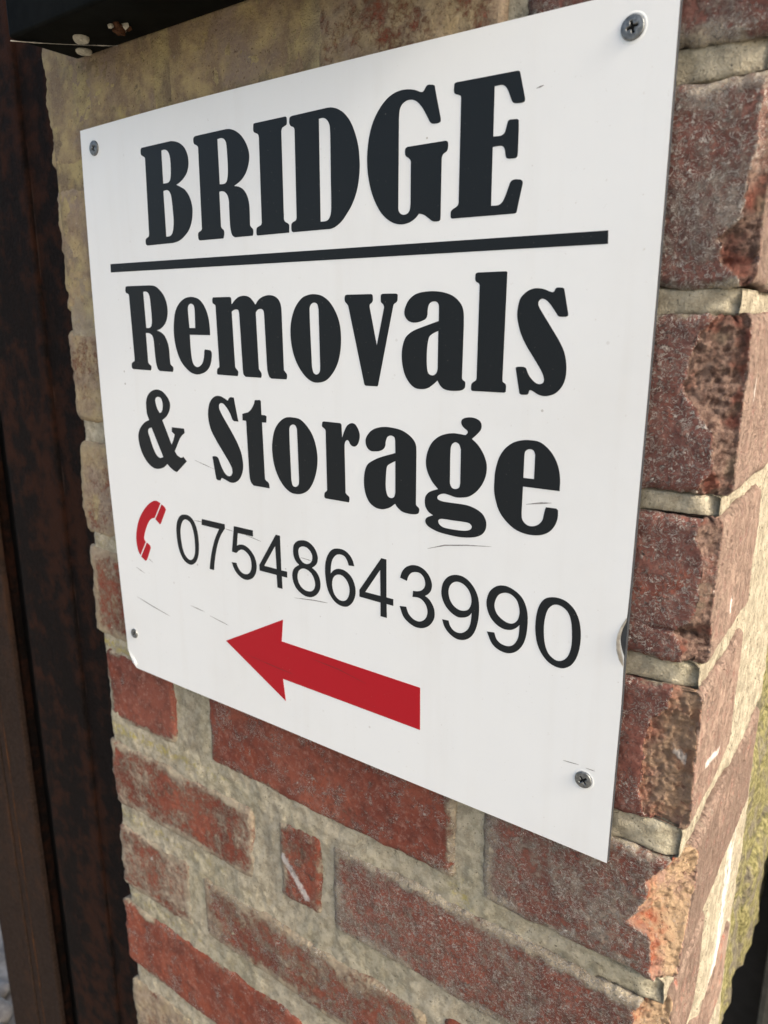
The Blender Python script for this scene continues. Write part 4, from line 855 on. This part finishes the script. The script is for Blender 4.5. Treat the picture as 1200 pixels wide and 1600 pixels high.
MARKS = [[(87.8, -50.0), (98.8, -46.2), (112.6, -43.8), (127.0, -42.0)], [(145.3, -16.8), (153.1, -15.1), (158.7, -14.3)],
         [(-101.6, -20.3), (-82.0, -24.4)], [(-106.4, -63.7), (-96.4, -63.5)], [(-74.6, -64.7), (-67.1, -65.3)],
         [(-55.0, -65.9), (-40.9, -68.0)], [(-180.0, -136.7), (-160.0, -140.7), (-140.7, -144.0)], [(-116.1, -129.7), (-101.0, -131.2)],
         [(-95.7, -132.9), (-76.7, -135.7)], [(-12.9, -101.0), (3.4, -99.1), (15.0, -98.3)], [(-177.5, -112.0), (-167.0, -115.1)],
         [(-161.5, -101.8), (-156.4, -104.4)], [(172.9, -150.0), (181.5, -149.4)], [(185.0, -149.9), (190.0, -149.9)], [(-6.4, -72.6), (2.1, -73.1)],
         [(140.8, 170.6), (144.4, 171.3)]]
for mk in MARKS:
    ribbon('scratch', mk, 0.75 if len(mk) > 2 else 0.55, SCRATCH, -0.00006, sign)
for mk in ([(-63.2, -153.0), (-26.7, -155.3), (-16.3, -155.6)], [(-0.6, -139.8), (23.4, -141.1), (44.6, -144.5)]):
    ribbon('scratch', mk, 0.5, SCUFF_RED, -0.00018, sign)


def screw(x, z, rot, rad=4.9):
    """countersunk head with a cross recess, set in the sign's face; mm"""
    nr, na = 26, 64
    verts, faces, mi = [], [], []
    ca, sa = math.cos(rot), math.sin(rot)
    for i in range(nr + 1):
        r = rad * i / nr
        for j in range(na):
            a = 2 * math.pi * j / na
            u, v = r * math.cos(a), r * math.sin(a)
            h = 1.25 - 0.40 * (r / rad) ** 2 - .5 * max(0, (r / rad - .9) / .1) ** 2
            uu, vv = 1.18 * abs(u * ca + v * sa), 1.18 * abs(-u * sa + v * ca)
            arm = min(max(uu / 2.7, vv / .62), max(vv / 2.7, uu / .62), math.hypot(uu, vv) / 1.15)
            k = max(0.0, min(1.0, (1.12 - arm) / .24))
            h -= 1.05 * k
            if r > rad * .97: h = -0.3
            verts.append(((x + u) * .001, -h * .001, (z + v) * .001))
    for i in range(nr):
        for j in range(na):
            a, b = i * na + j, i * na + (j + 1) % na
            if i == 0 and False: continue
            faces.append((a, b, b + na, a + na))
            u, v = [sum(verts[q][t] for q in (a, b, b + na, a + na)) / 4 for t in (0, 2)]
            hh = -sum(verts[q][1] for q in (a, b, b + na, a + na)) / 4 * 1000
            rr = math.hypot(u * 1000 - x, v * 1000 - z)
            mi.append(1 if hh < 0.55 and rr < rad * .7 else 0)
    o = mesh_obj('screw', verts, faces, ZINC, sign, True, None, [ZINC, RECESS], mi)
    # the pressed lip of white sheet round the head
    vs_, fs_ = [], []
    prof = [(rad + 1.1, .02), (rad + .7, .12), (rad + .3, .16), (rad - .1, .03)]
    for r, h in prof:
        for j in range(48):
            a = 2 * math.pi * j / 48
            vs_.append(((x + r * math.cos(a)) * .001, -h * .001, (z + r * math.sin(a)) * .001))
    for i in range(3):
        for j in range(48):
            a, b = i * 48 + j, i * 48 + (j + 1) % 48
            fs_.append((a, b, b + 48, a + 48))
    mesh_obj('screw_dimple', vs_, fs_, WHITE, sign, True)


screw(-184.0, 186.2, .5)
screw(-187.1, -169.5, .9, 3.9)
screw(182.0, 186.1, .25)
screw(184.3, -156.9, .7, 4.6)

# peeled skin at the knock in the right edge
curl = [(199.2, -64.5), (196.9, -69.5), (195.7, -73.3), (195.2, -76.7), (195.6, -81.6), (197.4, -86.7), (199.2, -89.2)]
edge = [(199.6, -65.5), (198.0, -70.4), (197.4, -73.5), (197.0, -76.4), (197.9, -80.9), (199.2, -85.2), (199.7, -89.0)]
vs_, fs_ = [], []
for i, (a, b) in enumerate(zip(curl, edge)):
    lift = math.sin(math.pi * i / 6)
    for k in range(5):
        t = k / 4
        x = a[0] + (b[0] - a[0]) * t
        z = a[1] + (b[1] - a[1]) * t
        vs_.append((x * .001, -(0.06 + lift * 1.0 * math.sin(math.pi * min(1, t * 1.15) * .8)) * .001, z * .001))
for i in range(6):
    for k in range(4):
        a = i * 5 + k
        fs_.append((a, a + 1, a + 6, a + 5))
mesh_obj('peeled_edge', vs_, fs_, FOIL, sign, True)
# crumpled foil at the knocked lower left corner
vs_ = [(-198.2, -.1, -184.6), (-195.4, -.5, -190.4), (-193.0, -.2, -196.4), (-188.4, -.1, -199.8), (-190.2, -.15, -190.0), (-189.5, -1.0, -195.5), (-186.9, -.12, -196.0)]
fs_ = [(0, 1, 4), (1, 2, 5), (1, 5, 4), (2, 3, 5), (3, 6, 5), (4, 5, 6)]
mesh_obj('crumpled_corner', [(a * .001, b * .001, c * .001) for a, b, c in vs_], fs_, WHITE, sign, False)

# ---------------------------------------------------------------- steel on the left


def steel_plate(name, x0, x1, y0, y1, z0, z1, mat, parent, amp=0.0, nz=90):
    """upright plate with slightly eaten edges; m"""
    verts, faces = [], []
    prof = [(x0, y1), (x0, y0 + .0012), (x0 + .0012, y0)]
    nx = 14
    for i in range(1, nx): prof.append((x0 + (x1 - x0) * i / nx, y0))
    prof += [(x1 - .0012, y0), (x1, y0 + .0012), (x1, y1)]
    for j in range(nz + 1):
        z = z0 + (z1 - z0) * j / nz
        for i, (x, y) in enumerate(prof):
            e = amp * (fr(z * 1000, i > 5, 0, .03, x0 * 50) + .5 * n1(z * 1000, 3, 0, .2, x0 * 31))
            if i <= 2 or i >= len(prof) - 3: x += e * .0006
            y += .0004 * amp * fr(x * 1000, 0, z * 1000, .03, 4)
            verts.append((x, y, z))
    W = len(prof)
    for j in range(nz):
        for i in range(W - 1):
            a = j * W + i
            faces.append((a, a + 1, a + W + 1, a + W))
    return mesh_obj(name, verts, faces, mat, parent, True)


post = thing('steel_door_post', 'dark rusty steel post set against the left edge of the brick pier', 'steel post', (-0.36, 0.05, gz))
steel_plate('front_flange', -0.411, -0.324, 0.030, 0.038, gz, 0.62, STEEL, post, 1.2, 160)
steel_plate('back_plate', -0.330, -0.238, 0.0335, 0.0415, gz, 0.62, STEEL, post, 1.0, 120)
steel_plate('web', -0.374, -0.362, 0.038, 0.15, gz, 0.62, STEEL, post, .3, 20)


def bead(name, x, y, z0, z1, r, mat, parent, seed, gaps=True):
    verts, faces = [], []
    n, k = 260, 7
    for j in range(n + 1):
        z = z0 + (z1 - z0) * j / n
        rr = r * max(.12, .75 + .8 * fr(z * 1000, 0, 0, .02, seed) + .35 * n1(z * 1000, 0, 0, .25, seed))
        xx = x + .0009 * fr(z * 1000, 2, 0, .015, seed)
        for i in range(k):
            a = 2 * math.pi * i / k
            verts.append((xx + rr * math.cos(a), y + rr * math.sin(a) * .6, z))
    for j in range(n):
        for i in range(k):
            a, b = j * k + i, j * k + (i + 1) % k
            faces.append((a, b, b + k, a + k))
    return mesh_obj(name, verts, faces, mat, parent, True)


bead('rust_line', -0.3225, 0.0340, gz, 0.62, 0.0011, STEEL_B, post, 2)

gate = thing('steel_gate_stile', 'brown rusty steel gate edge beyond the dark gap at far left', 'steel gate', (-0.55, 0.06, gz))
steel_plate('outer_bar', -0.5375, -0.481, 0.045, 0.051, gz, 0.62, STEEL_B, gate, 1.0, 120)
steel_plate('inner_bar', -0.612, -0.5415, 0.045, 0.053, gz, 0.62, STEEL_B, gate, .8, 120)
steel_plate('backing_bar', -0.60, -0.49, 0.058, 0.066, gz, 0.62, STEEL, gate, .3, 20)
bead('worn_edge', -0.5235, 0.0448, gz, 0.62, 0.0009, RUST, gate, 21)

# black panel added behind the gap, standing in for its shade
rev = thing('gap_shade_panel', 'black panel added behind the gap between the steel post and gate in place of its shade', 'panel', (-0.42, 0.2, gz))
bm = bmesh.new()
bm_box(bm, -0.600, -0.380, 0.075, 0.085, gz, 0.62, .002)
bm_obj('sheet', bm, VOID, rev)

# ---------------------------------------------------------------- black box beam overhead
beam = thing('box_beam', 'black painted steel box beam fixed to the wall above the sign', 'steel beam', (-0.19, -0.02, 0.2435))
bm = bmesh.new()
bm_box(bm, -0.1985, 0.14, -0.0445, 0.0035, 0.2435, 0.335, .0022, 3)
bm_obj('casing', bm, PAINT, beam, True)


def lump(name, loc, size, mat, parent, seed, amp=.25, sub=3, flat=False):
    bm = bmesh.new()
    bmesh.ops.create_icosphere(bm, subdivisions=sub, radius=1.0)
    for v in bm.verts:
        k = 1 + amp * fr(v.co.x, v.co.y, v.co.z, 1.6, seed)
        v.co = Vector((v.co.x * size[0] * k, v.co.y * size[1] * k, v.co.z * size[2] * k)) + Vector(loc)
    return bm_obj(name, bm, mat, parent, not flat)


def cap(name, x, y, z, r, mat, parent, seed, tall=.003):
    """chipped round cap under the beam"""
    bm = bmesh.new()
    prof = [(.55, -tall), (.86, -tall * .85), (1.0, -tall * .4), (.98, .0004)]
    rings = []
    for pr, h in prof:
        ring = []
        for j in range(22):
            a = 2 * math.pi * j / 22
            k = 1 + .10 * fr(math.cos(a), math.sin(a), h * 300, 1.5, seed)
            ring.append(bm.verts.new((x + r * pr * k * math.cos(a), y + r * pr * k * math.sin(a), z + h * (1 + .3 * n1(a, 0, 0, 1.4, seed)))))
        rings.append(ring)
    bm.faces.new(rings[0])
    for a, b in zip(rings, rings[1:]):
        for j in range(22): bm.faces.new((a[j], a[(j + 1) % 22], b[(j + 1) % 22], b[j]))
    return bm_obj(name, bm, mat, parent, False)


cap('bolt_cap', -0.1600, -0.0192, 0.2435, 0.0050, CREAM, beam, 3)
cap('bolt_cap', -0.1795, -0.0045, 0.2435, 0.0052, CREAM, beam, 8, .0024)
stub = lump('rusted_bolt', (-0.1245, -0.0165, 0.2425), (.0042, .0042, .0042), RUST, beam, 5, .5, 2, True)
for i in range(6):
    a = i * 1.05
    o = lump('rust_flake', (-0.1245 + .0052 * math.cos(a), -0.0165 + .0050 * math.sin(a), 0.2430), (.0026, .0018, .0022), RUST if i % 2 else CREAM, None, 20 + i, .5, 1, True)
    o.parent = stub

# dusty thread of web slung under the beam
A, B = Vector((-0.1985, -0.0435, 0.2425)), Vector((-0.155, 0.0035, 0.2438))
verts, faces = [], []
n, k = 60, 5
for j in range(n + 1):
    t = j / n
    p = A.lerp(B, t) + Vector((0, 0, -.0006 * math.sin(math.pi * t)))
    rr = .00016 * (1 + .9 * max(0, fr(t * 20, 0, 0, 1, 3))) * (2.0 if t < .3 or t > .8 else 1)
    for i in range(k):
        a = 2 * math.pi * i / k
        verts.append((p.x + rr * math.cos(a), p.y, p.z + rr * math.sin(a)))
for j in range(n):
    for i in range(k):
        a, b = j * k + i, j * k + (i + 1) % k
        faces.append((a, b, b + k, a + k))
tag(mesh_obj('cobweb_thread', verts, faces, WEB, None, True), 'pale dusty cobweb thread stretched under the black beam', 'cobweb')

# ---------------------------------------------------------------- beyond the corner on the right
gw = thing('mossy_stone_wall', 'yellow-green mossy stone wall just beyond the pier at lower right', 'stone wall', (0.2, 0.45, -0.59))
zrow = -0.592
si = 0
for h in (.15, .17, .14, .18, .16, .15, .17, .14):
    yy = 0.246 + (.06 if si % 2 else 0) - .06
    yy = max(yy, .236)
    while yy < .74:
        w = random.uniform(.13, .22)
        bm = bmesh.new()
        bmesh.ops.create_cube(bm, size=1.0)
        bmesh.ops.subdivide_edges(bm, edges=bm.edges, cuts=9, use_grid_fill=True)
        sd_ = random.uniform(0, 50)
        x0, x1 = .09, .226 + random.uniform(-.006, .006)
        for v in bm.verts:
            q = v.co * 2
            ln = (abs(q.x) ** 10 + abs(q.y) ** 10 + abs(q.z) ** 10) ** .1
            q = q / ln * (1 + .06 * fr(q.x, q.y, q.z, 1.5, sd_))
            d = .004 * fr(q.x, q.y, q.z, 5, sd_)
            v.co = Vector(((x0 + x1) / 2 + q.x * (x1 - x0) / 2 + d, yy + w / 2 + q.y * (w / 2 - .003), zrow + h / 2 + q.z * (h / 2 - .002)))
        bm_obj('stone', bm, MOSS, gw, True)
        yy += w
    zrow += h
    si += 1
bm = bmesh.new()
bm_box(bm, .10, .214, .238, .74, -.585, .62, .004)
bm_obj('bedding', bm, MORTAR, gw)

dk = thing('black_shade_fill', 'black boards added in place of the dark void below the mossy wall at lower right', 'boarding', (0.25, .52, gz))
for i in range(4):  # added boards; their black stands in for the shade of an empty void
    bm = bmesh.new()
    bm_box(bm, .06 + i * .12, .178 + i * .12, .52, .54, gz, -.50, .004)
    bm_obj('shade_board', bm, VOID, dk)
gp = thing('grey_post', 'thin grey-green post at the bottom right edge', 'post', (0.28, 0.49, gz))
bm = bmesh.new()
bm_box(bm, .2445, .31, .47, .515, gz, -.50, .006)
bm_obj('shaft', bm, POST, gp)

# stones on the ground seen past the gate at lower left
pb = []
for i in range(60):
    bm_ = None
    x = random.uniform(-1.15, -.68); y = random.uniform(.02, .40)
    pb.append((x, y, random.uniform(.018, .036)))
bm = bmesh.new()
for i, (x, y, r) in enumerate(pb):
    rr = bmesh.ops.create_icosphere(bm, subdivisions=3, radius=1.0)
    for v in rr['verts']:
        kk = 1 + .22 * fr(v.co.x, v.co.y, v.co.z, 1.0, i)
        v.co = Vector((x + v.co.x * r * kk, y + v.co.y * r * kk * .8, gz + r * .45 + v.co.z * r * kk * .6))
tag(bm_obj('pebbles', bm, PEBBLE, None, True), 'pale rounded stones on the ground beyond the gate', 'stones', kind='stuff')
